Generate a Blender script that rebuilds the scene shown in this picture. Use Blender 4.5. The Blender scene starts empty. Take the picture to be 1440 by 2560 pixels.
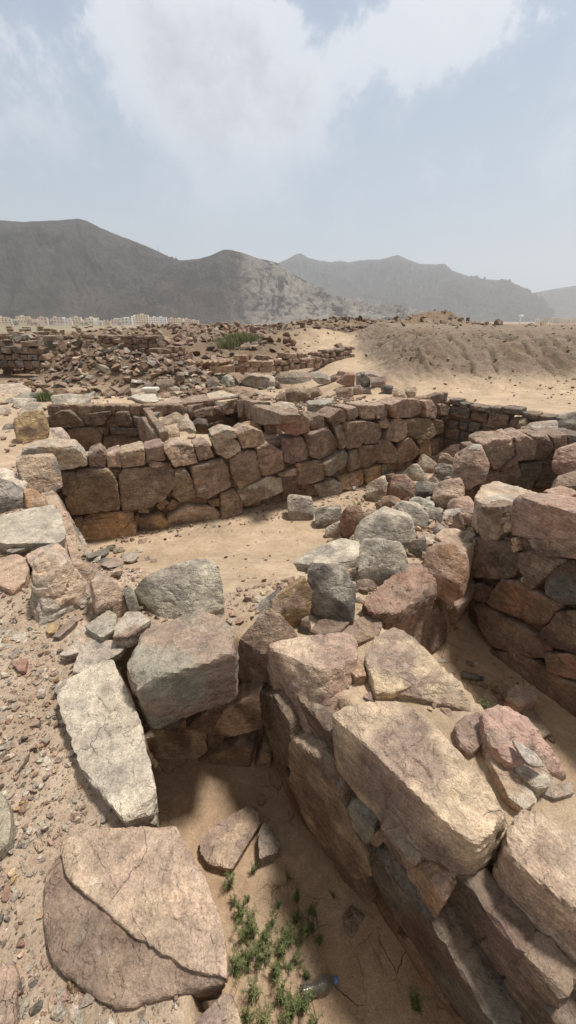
HAZE = 1.9e-4; EXPO = 0.2
# Dry-stone ruins below desert mountains
import bpy, bmesh, math, random
import numpy as np
from mathutils import Vector
R = math.radians
scene = bpy.context.scene
COL = scene.collection
# ------------------------------------------------------------------ camera
F = 962.0; H = 1.5; TH = math.atan(480 / F)
CT, ST = math.cos(TH), math.sin(TH)
cam_d = bpy.data.cameras.new('camera'); cam = bpy.data.objects.new('camera', cam_d); COL.objects.link(cam)
cam_d.sensor_fit = 'VERTICAL'; cam_d.sensor_height = 24; cam_d.lens = 24 * F / 2560
cam_d.clip_start = 0.02; cam_d.clip_end = 20000
cam.location = (0, 0, H); cam.rotation_euler = (math.pi / 2 - TH, 0, 0)
scene.camera = cam

def ray(px, py):
    a = (px - 720) / F; b = (py - 1280) / F
    return np.array([a, CT - b * ST, -ST - b * CT])
def Z(px, py, z):                       # ray of the survey camera meets height z
    d = ray(px, py); t = (z - H) / d[2]
    return np.array([d[0] * t, d[1] * t, z])
def VP(px, py, P, N):                   # ray meets a vertical plane through P with horizontal normal N
    d = ray(px, py); o = np.array([0, 0, H])
    t = np.dot(P - o, N) / np.dot(d, N)
    return o + d * t

# ------------------------------------------------------------------ noise
rs = np.random.RandomState(7)
_perm = rs.permutation(256); _perm = np.concatenate([_perm, _perm, _perm])
_grad = rs.normal(size=(256, 3)); _grad /= np.linalg.norm(_grad, axis=1)[:, None]
def pn(p):
    p = np.asarray(p, float); i = np.floor(p).astype(int); f = p - i; i &= 255
    u = f * f * f * (f * (f * 6 - 15) + 10); out = 0
    for a in (0, 1):
        for b in (0, 1):
            for c in (0, 1):
                h = _perm[_perm[_perm[(i[:, 0] + a)] + ((i[:, 1] + b) & 255)] + ((i[:, 2] + c) & 255)]
                g = _grad[h]
                dd = (g[:, 0] * (f[:, 0] - a) + g[:, 1] * (f[:, 1] - b) + g[:, 2] * (f[:, 2] - c))
                w = (u[:, 0] if a else 1 - u[:, 0]) * (u[:, 1] if b else 1 - u[:, 1]) * (u[:, 2] if c else 1 - u[:, 2])
                out = out + w * dd
    return out
def fbm(p, o=4, g=.5):
    p = np.asarray(p, float); s = 0; a = 1
    for k in range(o):
        s = s + a * pn(p + 17.3 * k); p = p * 2.03; a *= g
    return s
def ridged(p, o=5, g=.5):
    p = np.asarray(p, float); s = 0; a = 1
    for k in range(o):
        s = s + a * (1 - 2.2 * np.abs(pn(p + 11.7 * k))); p = p * 2.03; a *= g
    return s
def sst(a, b, x):
    t = np.clip((x - a) / (b - a), 0, 1); return t * t * (3 - 2 * t)

# ------------------------------------------------------------------ mesh helpers
def mesh_np(name, V, Fc, cols=None, smooth=True, attrs=None):
    V = np.asarray(V, np.float32); Fc = np.asarray(Fc, np.int32); k = Fc.shape[1]
    me = bpy.data.meshes.new(name)
    me.vertices.add(len(V)); me.vertices.foreach_set('co', V.ravel())
    me.loops.add(Fc.size); me.loops.foreach_set('vertex_index', Fc.ravel())
    me.polygons.add(len(Fc)); me.polygons.foreach_set('loop_start', np.arange(len(Fc), dtype=np.int32) * k)
    me.polygons.foreach_set('use_smooth', np.full(len(Fc), bool(smooth)))
    me.update(calc_edges=True)
    if cols is not None:
        ca = me.color_attributes.new('Col', 'FLOAT_COLOR', 'POINT')
        c4 = np.ones((len(V), 4), np.float32); c4[:, :3] = cols; ca.data.foreach_set('color', c4.ravel())
    for n, a in (attrs or {}).items():
        at = me.attributes.new(n, 'FLOAT', 'POINT'); at.data.foreach_set('value', np.asarray(a, np.float32).ravel())
    return me
_ico = {}
def ico(l):
    if l not in _ico:
        bm = bmesh.new(); bmesh.ops.create_icosphere(bm, subdivisions=l, radius=1)
        V = np.array([v.co[:] for v in bm.verts]); Fc = np.array([[v.index for v in f.verts] for f in bm.faces]); bm.free()
        _ico[l] = (V / np.linalg.norm(V, axis=1)[:, None], Fc)
    return _ico[l]
def hull_planes(P):
    bm = bmesh.new()
    for p in P: bm.verts.new(p)
    r = bmesh.ops.convex_hull(bm, input=bm.verts)
    bm.normal_update()
    N = []; D = []; hv = []
    for f in bm.faces:
        if f.calc_area() < 1e-9: continue
        N.append(f.normal[:]); D.append(f.normal.dot(f.verts[0].co)); hv += [v.co[:] for v in f.verts]
    bm.free()
    N = np.array(N); D = np.array(D); hv = np.array(hv)
    keep = []
    for i in range(len(N)):
        if all(np.dot(N[i], N[j]) < .995 for j in keep): keep.append(i)
    return N[keep], D[keep], hv
def rockify(P, level=4, p=30, chips=12, chip=(.86, .98), rough=.03, strat=0, seed=0, sa=None, keepsize=True, fdir=None):
    """Convex outline -> worn, chipped stone surface."""
    rg = np.random.RandomState(seed)
    P = np.asarray(P, float); P = P + rg.normal(size=P.shape) * 1e-4
    N, D, hv = hull_planes(P)
    c = (hv.max(0) + hv.min(0)) / 2 * .5 + hv.mean(0) * .5
    d = np.maximum(D - N @ c, 1e-3)
    e = np.maximum((hv.max(0) - hv.min(0)) / 2, 1e-3)
    U, Fc = ico(level)
    # principal stretch keeps the sampling even on long stones
    X = hv - hv.mean(0); w, Q = np.linalg.eigh(X.T @ X / len(X)); sc = np.sqrt(np.maximum(w, 1e-8)); sc = np.maximum(sc, sc.max() * .12)
    U = (U * sc) @ Q.T; U = U / np.linalg.norm(U, axis=1)[:, None]
    q = np.maximum(U @ N.T / d, 1e-6)
    r = (q ** p).sum(1) ** (-1 / p)
    V = U * r[:, None]
    s = float(np.prod(np.maximum(e, 1e-3)) ** (1 / 3))
    for k in range(chips):
        m = rg.normal(size=3); m /= np.linalg.norm(m)
        if fdir is not None and k > 1: m = np.array(fdir) + m * .42; m /= np.linalg.norm(m)   # breaks gather on the exposed face, the outline stays
        pr = V @ m; h = pr.max() * (rg.uniform(*chip) if fdir is None or k > 1 else rg.uniform(.95, .99))
        V = V * np.where(pr > h, h / np.maximum(pr, 1e-6), 1)[:, None]
    mn, mxx = V.min(0), V.max(0); hn, hx = hv.min(0) - c, hv.max(0) - c        # give back the size lost to wear
    V = V * np.clip(np.where(V < 0, hn / mn, hx / mxx), 1, 1.16) if keepsize else V
    off = rg.uniform(0, 90, 3)
    for k in range(max(0, (level - 4) * 3)):          # smaller broken faces along the edges
        m = rg.normal(size=3); m /= np.linalg.norm(m); j = rg.randint(len(V)); m = m * .5 + V[j] / np.linalg.norm(V[j]); m /= np.linalg.norm(m)
        pr = V @ m; h = pr.max() * rg.uniform(.97, .995); V = V * np.where(pr > h, h / np.maximum(pr, 1e-6), 1)[:, None]
    Un = V / np.linalg.norm(V, axis=1)[:, None]
    a = rough * s
    if not strat and level >= 5: strat = .008
    disp = a * .8 * fbm(V / s * 1.3 + off, 3) + a * .9 * fbm(V / s * 4 + off + 9, 3, .6)
    rd = np.abs(pn(V / s * 2.1 + off + 31)); disp -= a * .8 * (1 - sst(0, .12, rd))
    if strat:
        m = rg.normal(size=3) * .35 + (np.array([0, 0, 1.]) if sa is None else np.array(sa, float)); m /= np.linalg.norm(m)
        hgt = V @ m; lat = V - hgt[:, None] * m
        disp += strat * s * (fbm(np.c_[lat / s * .9, ] * 1.0 + (hgt / s * 7)[:, None] * m + off, 3, .6))
    V = V + Un * disp[:, None]
    return V + c, Fc

# ------------------------------------------------------------------ palette (base colours)
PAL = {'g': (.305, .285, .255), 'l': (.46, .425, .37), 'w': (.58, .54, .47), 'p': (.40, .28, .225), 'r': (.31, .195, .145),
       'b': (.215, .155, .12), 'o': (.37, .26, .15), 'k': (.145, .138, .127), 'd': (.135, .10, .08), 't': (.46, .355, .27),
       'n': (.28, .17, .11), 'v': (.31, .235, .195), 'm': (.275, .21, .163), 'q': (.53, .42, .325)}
def colset(V, code, seed, s):
    rg = np.random.RandomState(seed + 5); c = np.array(PAL[code[0]]) * rg.uniform(.9, 1.12)
    c = c * (1 + rg.uniform(-.05, .05, 3)); n = len(V)
    off = rg.uniform(0, 50, 3)
    k = fbm(V / s * .9 + off, 3)[:, None]
    c2 = np.array(PAL[code[1]]) if len(code) > 1 else c * np.array([1.06, 1.0, .93])
    m = sst(-.12, .22, k)
    out = c * (1 - m) + c2 * m
    out = out * (1 + .35 * fbm(V / s * 3 + off, 3)[:, None])
    out = out * .95 + out.mean(1, keepdims=True) * .05
    return np.clip(out, .02, .9)

MAT = {}
def new_mat(name):
    m = bpy.data.materials.new(name); m.use_nodes = True; nt = m.node_tree
    b = nt.nodes['Principled BSDF']; MAT[name] = m
    return m, nt, b
def node(nt, t, **kw):
    n = nt.nodes.new(t)
    for k, v in kw.items():
        if k.startswith('_'): setattr(n, k[1:], v)
        else: n.inputs[k.replace('__', ' ')].default_value = v
    return n
def mixc(nt, fac, a, b, mode='MIX'):
    n = nt.nodes.new('ShaderNodeMix'); n.data_type = 'RGBA'; n.blend_type = mode
    for s, v in ((0, fac), (6, a), (7, b)):
        if isinstance(v, (int, float)): n.inputs[s].default_value = v
        elif isinstance(v, tuple): n.inputs[s].default_value = (*v, 1) if len(v) == 3 else v
        else: nt.links.new(v, n.inputs[s])
    return n.outputs[2]
def mth(nt, op, a, b=0.0, c=None, clamp=False):
    n = nt.nodes.new('ShaderNodeMath'); n.operation = op; n.use_clamp = clamp
    for i, v in enumerate((a, b, c)):
        if v is None: continue
        if isinstance(v, (int, float)): n.inputs[i].default_value = v
        else: nt.links.new(v, n.inputs[i])
    return n.outputs[0]
def maprange(nt, v, a, b, c=0.0, d=1.0):
    n = nt.nodes.new('ShaderNodeMapRange'); nt.links.new(v, n.inputs[0])
    for i, x in enumerate((a, b, c, d)): n.inputs[i + 1].default_value = x
    return n.outputs[0]

def rock_material(name, k=1.0, bumpd=.006, dust=.45):
    m, nt, b = new_mat(name); L = nt.links.new
    tc = node(nt, 'ShaderNodeTexCoord'); oi = node(nt, 'ShaderNodeObjectInfo')
    off = node(nt, 'ShaderNodeVectorMath', _operation='SCALE'); L(oi.outputs['Random'], off.inputs[3]); off.inputs[0].default_value = (37, 51, 23)
    ad = node(nt, 'ShaderNodeVectorMath', _operation='ADD'); L(tc.outputs['Object'], ad.inputs[0]); L(off.outputs[0], ad.inputs[1]); co = ad.outputs[0]
    att = node(nt, 'ShaderNodeAttribute', _attribute_name='Col')
    def nz(sc, det=4, ro=.6):
        n = node(nt, 'ShaderNodeTexNoise', Scale=sc * k, Detail=det, Roughness=ro); L(co, n.inputs['Vector']); return n.outputs[0]
    big, mid, fin = nz(7, 5), nz(38, 5, .7), nz(150, 3, .7)
    c = mixc(nt, 1.0, att.outputs[0], mixc(nt, maprange(nt, big, .3, .7), (.78, .76, .76), (1.2, 1.17, 1.1)), 'MULTIPLY')
    c = mixc(nt, 1.0, c, mixc(nt, maprange(nt, mid, .32, .68), (.74, .73, .73), (1.28, 1.26, 1.24)), 'MULTIPLY')
    c = mixc(nt, 1.0, c, mixc(nt, maprange(nt, fin, .3, .7), (.68, .67, .67), (1.38, 1.37, 1.34)), 'MULTIPLY')
    vo = node(nt, 'ShaderNodeTexVoronoi', Scale=210 * k); L(co, vo.inputs['Vector'])
    fl = maprange(nt, vo.outputs['Distance'], .14, .22, 1, 0)
    sep = node(nt, 'ShaderNodeSeparateColor'); L(vo.outputs['Color'], sep.inputs[0])
    c = mixc(nt, mth(nt, 'MULTIPLY', fl, mth(nt, 'GREATER_THAN', sep.outputs[0], .6)), c, (.075, .065, .06))
    mp = node(nt, 'ShaderNodeMapping'); L(co, mp.inputs[0]); mp.inputs['Rotation'].default_value = (.35, .5, .2); mp.inputs['Scale'].default_value = (1, 1, 5.5)
    fo = node(nt, 'ShaderNodeTexNoise', Scale=14 * k, Detail=6, Roughness=.65, Distortion=0); L(mp.outputs[0], fo.inputs['Vector']); fol = fo.outputs[0]
    c = mixc(nt, 1.0, c, mixc(nt, maprange(nt, fol, .34, .66), (.80, .79, .78), (1.2, 1.19, 1.17)), 'MULTIPLY')
    fr_ = node(nt, 'ShaderNodeTexNoise', Scale=3.4 * k, Detail=5, Roughness=.55, Distortion=.6); L(co, fr_.inputs['Vector'])
    ln = maprange(nt, mth(nt, 'ABSOLUTE', mth(nt, 'SUBTRACT', fr_.outputs[0], .5)), .0, .007, 1, 0)
    ln = mth(nt, 'MULTIPLY', ln, maprange(nt, nz(2.2, 2), .55, .63)); c = mixc(nt, mth(nt, 'MULTIPLY', ln, .22), c, (.07, .055, .045))
    # pale lichen / mineral blotches
    bl = mth(nt, 'MULTIPLY', maprange(nt, nz(16, 6, .75), .56, .64), maprange(nt, nz(3.1, 2), .45, .6))
    c = mixc(nt, mth(nt, 'MULTIPLY', bl, .35), c, (.5, .475, .425))
    # thin settled dust and painted sunlit cream on level tops
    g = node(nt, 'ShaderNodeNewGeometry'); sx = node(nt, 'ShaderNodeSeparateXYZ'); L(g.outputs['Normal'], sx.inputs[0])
    dust_sun = mth(nt, 'MULTIPLY', maprange(nt, sx.outputs[2], .55, .95), maprange(nt, nz(11, 5, .7), .38, .62))
    c = mixc(nt, mth(nt, 'MULTIPLY', dust_sun, dust * .6), c, (.53, .42, .315))
    L(c, b.inputs['Base Color']); b.inputs['Roughness'].default_value = .88
    b.inputs['Specular IOR Level'].default_value = .25
    h = mth(nt, 'ADD', mth(nt, 'MULTIPLY', nz(26, 8, .68), .9), mth(nt, 'MULTIPLY', fin, .22)); h = mth(nt, 'ADD', h, mth(nt, 'MULTIPLY', fol, .5))
    h = mth(nt, 'ADD', h, mth(nt, 'MULTIPLY', maprange(nt, mth(nt, 'ABSOLUTE', mth(nt, 'SUBTRACT', nz(9, 4, .6), .5)), 0, .035), .22))
    h = mth(nt, 'SUBTRACT', h, mth(nt, 'MULTIPLY', ln, .35))
    bp = node(nt, 'ShaderNodeBump', Strength=1.0, Distance=bumpd * 2.4); L(h, bp.inputs['Height']); L(bp.outputs[0], b.inputs['Normal'])
    return m
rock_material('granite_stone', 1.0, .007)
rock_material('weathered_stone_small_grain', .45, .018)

# ------------------------------------------------------------------ object helpers
def tag(o, label=None, cat=None, group=None, kind=None):
    if label: o['label'] = label
    if cat: o['category'] = cat
    if group: o['group'] = group
    if kind: o['kind'] = kind
    return o
def empty(name, loc, label, cat, group=None, kind=None):
    o = bpy.data.objects.new(name, None); COL.objects.link(o); o.location = loc; o.empty_display_size = .1
    return tag(o, label, cat, group, kind)
def link(name, V, Fc, cols, mat, parent=None, smooth=True, loc=None):
    V = np.asarray(V, float)
    if loc is None:
        loc = np.array([(V[:, 0].min() + V[:, 0].max()) / 2, (V[:, 1].min() + V[:, 1].max()) / 2, V[:, 2].min()]) if parent is None else np.zeros(3)
    if parent is not None:
        pl = np.array(parent.location[:]); ctr = V.mean(0); loc = ctr - pl; me = mesh_np(name, V - ctr, Fc, cols, smooth)
    else:
        me = mesh_np(name, V - loc, Fc, cols, smooth)
    if smooth and len(me.polygons) < 400000: me.set_sharp_from_angle(angle=R(24))
    me.materials.append(MAT[mat]); o = bpy.data.objects.new(name, me); COL.objects.link(o)
    o.location = loc
    if parent is not None: o.parent = parent
    return o
_seed = [100]
def nseed(): _seed[0] += 1; return _seed[0]
def lvl(P, far=None):
    P = np.asarray(P); s = np.ptp(P, axis=0).max(); d = np.linalg.norm(P.mean(0) - np.array([0, 0, H]))
    pix = s / d * 385
    return 6 if pix > 110 else 5 if pix > 34 else 4 if pix > 11 else 3
def parse(s, z=None):
    out = []
    for w in s.split():
        q = [float(a) for a in w.split(',')]
        out.append(q)
    return out
def make_stone(P, code, label=None, parent=None, p=30, chips=12, chip=(.84, .98), rough=.035, strat=0, name='stone', cat='stone', group=None, extra=None, sa=None, fdir=None):
    sd = nseed(); lv = lvl(P)
    V, Fc = rockify(P, lv, p * 3, chips, chip, rough, strat, sd, sa, fdir=fdir)
    s = float(np.prod(np.maximum(np.ptp(V, axis=0) / 2, 1e-3)) ** (1 / 3))
    C = colset(V, code, sd, max(s, .02))
    for (P2, code2) in (extra or []):
        V2, F2 = rockify(P2, lv, p, chips, (.93, .995), rough * .6, strat, sd + 9000)
        C2 = colset(V2, code2, sd + 1, s); Fc = np.vstack([Fc, F2 + len(V)]); V = np.vstack([V, V2]); C = np.vstack([C, C2])
    far = np.linalg.norm(V.mean(0)) > 4
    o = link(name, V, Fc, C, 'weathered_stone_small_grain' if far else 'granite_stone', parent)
    if label: tag(o, label, cat, group)
    return o
# stone seen from above: top face outline (z per vertex optional), optional lower outline
def topP(s, zt, th, bot=None, zb=None, shrink=.9):
    T = [Z(q[0], q[1], q[2] if len(q) > 2 else zt) for q in parse(s)]
    T = np.array(T); c = T.mean(0); Lw = c + (T - c) * shrink
    zb_ = (zt - th) if zb is None else zb
    Lw[:, 2] = np.minimum(zb_, T[:, 2] - .01)
    P = [T, Lw]
    if bot: P.append(np.array([Z(q[0], q[1], q[2] if len(q) > 2 else zb_) for q in parse(bot)]))
    return np.vstack(P)
def T(label, code, zt, th, s, bot=None, zb=None, **kw):
    c_ = Z(*parse(s)[0][:2], zt); kw.setdefault('chips', 6); kw.setdefault('chip', (.94, .992)); kw.setdefault('fdir', tuple(np.array([-c_[0] * .25, -c_[1] * .25, .95])))
    return make_stone(topP(s, zt, th, bot, zb), code, label, **kw)
# stone seen from the side: silhouette stands at the distance where its lowest pixel meets height zb
def frontP(s, zb, tf=.3, th=None, back=.92, zc=None):
    q = np.array([a[:2] for a in parse(s)]); i = q[:, 1].argmax()
    bp = Z(q[i, 0], q[i, 1], zb); cx = q[:, 0].mean()
    d = ray(cx, q[:, 1].mean()); N = np.array([d[0], d[1], 0]); N /= np.linalg.norm(N)
    w0 = VP(q[:, 0].min(), q[:, 1].mean(), bp, N); w1 = VP(q[:, 0].max(), q[:, 1].mean(), bp, N); wd = np.linalg.norm(w1 - w0)
    mid = np.array([VP(a, b, bp, N) for a, b in q])
    hh = np.ptp(mid[:, 2])
    if th is None: th = .35 * wd + .45 * hh
    base = bp + N * th * .3
    mid = np.array([VP(a, b, base, N) for a, b in q])
    c = mid.mean(0); zl = mid[:, 2].min(); hh = np.ptp(mid[:, 2])
    rg = np.random.RandomState(int(abs(q.sum())) % 99991); n_ = len(mid)
    fr = c + (mid - c) * .94; fr[:, 2] = zl + (fr[:, 2] - zl) * (1 - tf); fr = fr - N * th * .45 + N * ((fr[:, 2:3] - zl) / max(hh, .01)) * th * rg.uniform(-.05, .25)
    sl = rg.uniform(-.3, .3); fr = fr + N * (sl * (fr - c) @ np.array([N[1], -N[0], 0]))[:, None]
    bk = c + (mid - c) * back; bk[:, 2] = zl + (mid[:, 2] - zl) * .97; bk = bk + N * th * .55
    bk = bk[::2]
    return np.vstack([mid, fr, bk])
def ground_under(px, py):
    d = ray(px, py); t = np.arange(.6, 40, .02) if d[2] < -.12 else np.arange(4, 60, .05)
    X_ = d[0] * t; Y_ = d[1] * t; g = G(X_, Y_); zr = H + d[2] * t; k = np.argmax(zr < g)
    return float(g[k]) if (zr < g).any() else 0.
def S(label, code, zb, s, tf=.3, th=None, **kw):
    if zb < .15:
        q = parse(s); i = max(range(len(q)), key=lambda j: q[j][1]); zf = ground_under(q[i][0], q[i][1]) - .012; h_ = Z(q[i][0], q[i][1], zf); a_, b_ = np.array([h_[0]]), np.array([h_[1]])
        if min(sdpoly(a_, b_, PIT_B)[0], sdpoly(a_, b_, PIT_F)[0]) > .1: zb = zf
    d_ = ray(parse(s)[0][0], 1000); kw.setdefault('fdir', (-d_[0] * .75, -d_[1] * .75, .55)); kw.setdefault('chips', 3); kw.setdefault('chip', (.86, .98))
    return make_stone(frontP(s, zb, tf, th), code, label, **kw)
# stone in a wall face: outline on the wall's vertical plane, body going back into the wall
def wallP(s, A, B, proud=.0, depth=.22, bulge=.035):
    A = np.array([A[0], A[1], 0.]); B = np.array([B[0], B[1], 0.]); t = (B - A) / np.linalg.norm(B - A); N = np.array([t[1], -t[0], 0])
    if np.dot(N, A) > 0: N = -N        # towards the camera side
    P0 = A + N * proud
    M = np.array([VP(a[0], a[1], P0, N) for a in parse(s)]); c = M.mean(0)
    sz = np.ptp(M, axis=0).max()
    M = c + (M - c) * 1.05
    rg = np.random.RandomState(int(abs(M.sum() * 1e4)) % 99991); n_ = len(M); tv = np.cross(N, [0, 0, 1.]); g_ = rg.uniform(-.16, .16, 2); fr = c + (M - c) * rg.uniform(.90, .985); fr = fr + N * (bulge * min(1, sz / .3) + (M - c) @ tv * g_[0] + (M[:, 2] - c[2]) * g_[1])[:, None]; bk = c + (M - c) * .85 - N * depth
    m2 = M - N * .015 * min(1, sz / .3)
    return np.vstack([fr, m2, bk])
# ------------------------------------------------------------------ terrain
def sdpoly(x, y, poly):
    P = np.array(poly, float); n = len(P); d = np.full(x.shape, 1e9); ins = np.zeros(x.shape, bool)
    for i in range(n):
        a = P[i]; b = P[(i + 1) % n]; e = b - a; wx = x - a[0]; wy = y - a[1]
        t = np.clip((wx * e[0] + wy * e[1]) / (e @ e), 0, 1)
        d = np.minimum(d, (wx - e[0] * t) ** 2 + (wy - e[1] * t) ** 2)
        c = ((a[1] > y) != (b[1] > y)) & (x < (b[0] - a[0]) * (y - a[1]) / (b[1] - a[1] + 1e-12) + a[0]); ins ^= c
    return np.where(ins, -1, 1) * np.sqrt(d)
PIT_A = [(-.92, 1.50), (-.03, 1.50), (.1, 1.28), (.36, 1.02), (.82, .5), (1.1, .1), (1.4, -.8), (-.1, -.8), (-.1, .1), (-.30, .42), (-.60, .78)]
PIT_B = [(.50, 1.66), (1.58, 2.60), (1.82, 2.2), (2.1, 1.5), (2.4, .8), (2.6, .1), (1.5, .1), (1.1, .72), (.92, 1.05), (.82, 1.32), (.66, 1.56)]
PIT_C = [(-2.68, 4.16), (-1.55, 2.62), (-1.15, 2.28), (-.35, 1.98), (.05, 2.15), (.45, 2.6), (.75, 3.0), (1.0, 3.65), (1.7, 4.2), (2.2, 5.0), (3.4, 5.2), (4.1, 5.75), (2.95, 7.2), (1.94, 6.42), (.3, 5.36)]
PIT_F = [(1.58, 3.3), (1.75, 3.8), (2.2, 4.48), (3.5, 4.58), (3.4, 3.9), (2.2, 3.45)]
PIT_D = [(-2.95, 5.1), (-4.2, 6.95), (-2.65, 6.95), (-2.0, 5.65), (-2.1, 5.35)]
PIT_E = [(-1.45, 6.0), (-1.75, 7.35), (-1.05, 8.05), (-.85, 7.4), (-.58, 6.25), (-.9, 5.95)]
TR = {}
def G(x, y, full=False):
    """height of the ground and its zone masks"""
    x = np.asarray(x, float); y = np.asarray(y, float); sh = x.shape; x = x.ravel(); y = y.ravel()
    p3 = np.c_[x, y, 0 * x]
    z = .035 * fbm(p3 * .9, 3) + .018 * fbm(p3 * 5, 3) + .006 * ridged(p3 * 7 + 3, 2) * sst(9, 6, y) - .006 + .004 * fbm(p3 * 19, 2)
    # broad excavated basin to the left behind the walls
    bas = sst(8.5, 10.0, y + .12 * x) * (1 - sst(15, 24, y)) * (1 - sst(-.2, 1.8, x - (y - 9) * .05))
    z = z - .42 * bas
    # spoil ridge of rubble running from the far-left wall towards the centre
    t = np.clip((x + 8.2) / 6.4, 0, 1); yc = 14.6 - 2.6 * t
    rid = np.exp(-((y - yc) / (1.5 - .5 * t)) ** 2) * sst(-8.5, -7.7, x) * (1 - sst(-3.2, -1.2, x))
    z = z + rid * (1.3 - .8 * t) * (1 + .25 * fbm(p3 * .8 + 5, 3)) + rid * .10 * fbm(p3 * 3.1, 3)
    # mid-left low spoil
    r2 = np.exp(-((y - 22) / 3.2) ** 2) * (1 - sst(-1.5, 1.5, x)); z = z + r2 * (.55 + .25 * fbm(p3 * .5 + 3, 3))
    # long embankments closing the view
    e1 = np.exp(-((y - 40) / 5.5) ** 2) * sst(-26, -11, x) * (1 - sst(18, 22, x))
    z = z + e1 * (1.12 + .42 * fbm(p3 * .16 + 2, 4) + .55 * np.exp(-((x - 4.2) / 3.2) ** 2) - .25 * sst(-2, -14, x))
    e2 = np.exp(-((y - 31) / 3) ** 2) * sst(-9, -5, x) * (1 - sst(11.2, 12.2, x)); z = z + e2 * (.75 + .35 * sst(8, 11, x) + .2 * fbm(p3 * .4, 4))
    e3 = np.exp(-((y - 29) / 3) ** 2) * (1 - sst(-13, -8, x)) * sst(-30, -26, x) * .55; z = z + e3
    e4 = np.exp(-((y - 48) / 4) ** 2) * sst(17, 20, x); z = z + e4 * 1.1
    # pale hummock with a tuft in the middle distance
    z = z + .5 * np.exp(-((x + 3.3) / 2.2) ** 2 - ((y - 26) / 2) ** 2) + .9 * np.exp(-((x - 1.6) / 3.2) ** 2 - ((y - 27) / 2.5) ** 2)
    # flat-topped clay mound on the right
    lx = 4.5 + .10 * (y - 13) + .35 * pn(p3 * .7)
    fy = 9.7 + .30 * fbm(p3 * .35 + 4, 2)
    ex = np.clip((x - lx + 2.0) / 2.2, 0, 1); ey = np.clip((y - fy) / (3.3 + .5 * pn(p3 * .6 + 4)), 0, 1)
    edge = np.minimum(ex, ey); edge = .55 * edge + .45 * edge ** 1.8; edge = edge - .05 * np.exp(-((edge - 1) / .12) ** 2)
    gull = np.abs(pn(np.c_[x * 1.1 + .55 * fbm(p3 * .9, 3), y * .16, 0 * x])) + .05
    mo = edge * (1 - sst(26, 33, y))
    z = z + mo * 1.22 - .16 * (1 - sst(.05, .10, gull)) * sst(.03, .3, mo) * (1 - sst(.8, .98, mo)) + .13 * mo * (1 - mo) * 4 * ridged(p3 * 1.1 + 8, 5, .6) - .08 * mo * (1 - mo) * 4 + .075 * mo * (1 - mo) * 4 * ridged(p3 * 4.1, 4, .6) - .04 * mo * (1 - mo) * 4 + .02 * mo * fbm(p3 * 3, 3)
    z = z + .10 * sst(9, 4, y) * sst(3.2, 4.2, x) * 0
    far = sst(70, 160, np.hypot(x, y)); z = z * (1 - far) - 8 * far * 1.0
    z = np.where(np.hypot(x, y) < 60, z, z)
    # heap of fallen rubble between the rooms
    z = z - .07 * sst(3.6, 4.6, y) * (1 - sst(9, 11, y)) * (1 - sst(2.5, 4, x))
    z = z + .45 * np.exp(-((y - 30.3) / 1.6) ** 2) * sst(7.5, 9, x) * (1 - sst(13, 16, x))
    z = z - .27 * np.exp(-((x - 1.35) / .75) ** 2 - ((y - 3.75) / .95) ** 2) - .12 * np.exp(-((x - .65) / .5) ** 2 - ((y - 2.75) / .5) ** 2)
    z0 = z.copy(); pit = np.zeros_like(z)
    def carve(z, poly, fl, w=.07, wob=.02, grow=0):
        near = (x > min(a[0] for a in poly) - .5) & (x < max(a[0] for a in poly) + .5) & (y > min(a[1] for a in poly) - .5) & (y < max(a[1] for a in poly) + .5)
        if not near.any(): return z
        xs, ys = x[near], y[near]; q = np.c_[xs, ys, 0 * xs]
        sd = sdpoly(xs, ys, poly) - grow + wob * fbm(q * 4, 2)
        f = fl(xs, ys) if callable(fl) else fl
        t = sst(0, -w, sd); n = .012 * fbm(q * 2.2, 3) + .003 * fbm(q * 25, 2)
        bank = .05 * np.exp(-np.maximum(-sd - w, 0) / .07)
        zz = z[near]; z[near] = zz * (1 - t) + (f + n + bank) * t; pit[near] = np.maximum(pit[near], t)
        return z
    z = carve(z, PIT_A, -.80); z = carve(z, PIT_B, -.80, grow=.05)
    fc = lambda xs, ys: -.93 + .70 * sst(4.3, 1.9, ys - .12 * xs) + .25 * sst(.3, 1.6, xs) * sst(4.9, 3.4, ys)
    z = carve(z, PIT_C, fc, .10, grow=.1)
    z = carve(z, PIT_F, -.7, grow=.1); z = carve(z, PIT_D, -.9, .10, grow=.16); z = carve(z, PIT_E, -.8, .10, grow=.14)
    z = z.reshape(sh)
    if not full: return z
    return z, dict(pit=pit.reshape(sh), mound=(mo).reshape(sh), ridge=np.clip(rid + e1 + e2 + r2 * .7 + e3, 0, 1).reshape(sh), bas=bas.reshape(sh), p3=p3)
def gz(x, y): return float(G(np.array([x]), np.array([y]))[0])

def axis(lo, hi, step, ends, ratio):
    c = list(np.arange(lo, hi, step)); s = step; v = hi
    while v < ends[1]: c.append(v); s *= ratio; v += s
    s = step; v = lo; l = []
    while v > ends[0]: s *= ratio; v -= s; l.append(v)
    return np.array(l[::-1] + c)
def axis2(lo, hi, step, k, mid, ends):
    def run(v0, vm, ve):
        v = v0; s_ = step; o_ = []
        while v < ve:
            s_ = step + k * (v - v0) if v < vm else s_ * 1.07
            v += s_; o_.append(v)
        return o_
    up = run(hi, mid, ends); dn = run(-lo, mid if lo < -1 else .5, ends)
    return np.array([-a for a in dn][::-1] + list(np.arange(lo, hi, step)) + [hi] + up)
gx = axis2(-2.9, 2.7, .022, .011, 14, 6500)
gy = axis2(-.3, 5.0, .022, .009, 24, 6500)
X, Y = np.meshgrid(gx, gy); Zt, M = G(X, Y, True)
n = X.size; nx = len(gx); ny = len(gy)
idx = np.arange(n).reshape(ny, nx)
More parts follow.
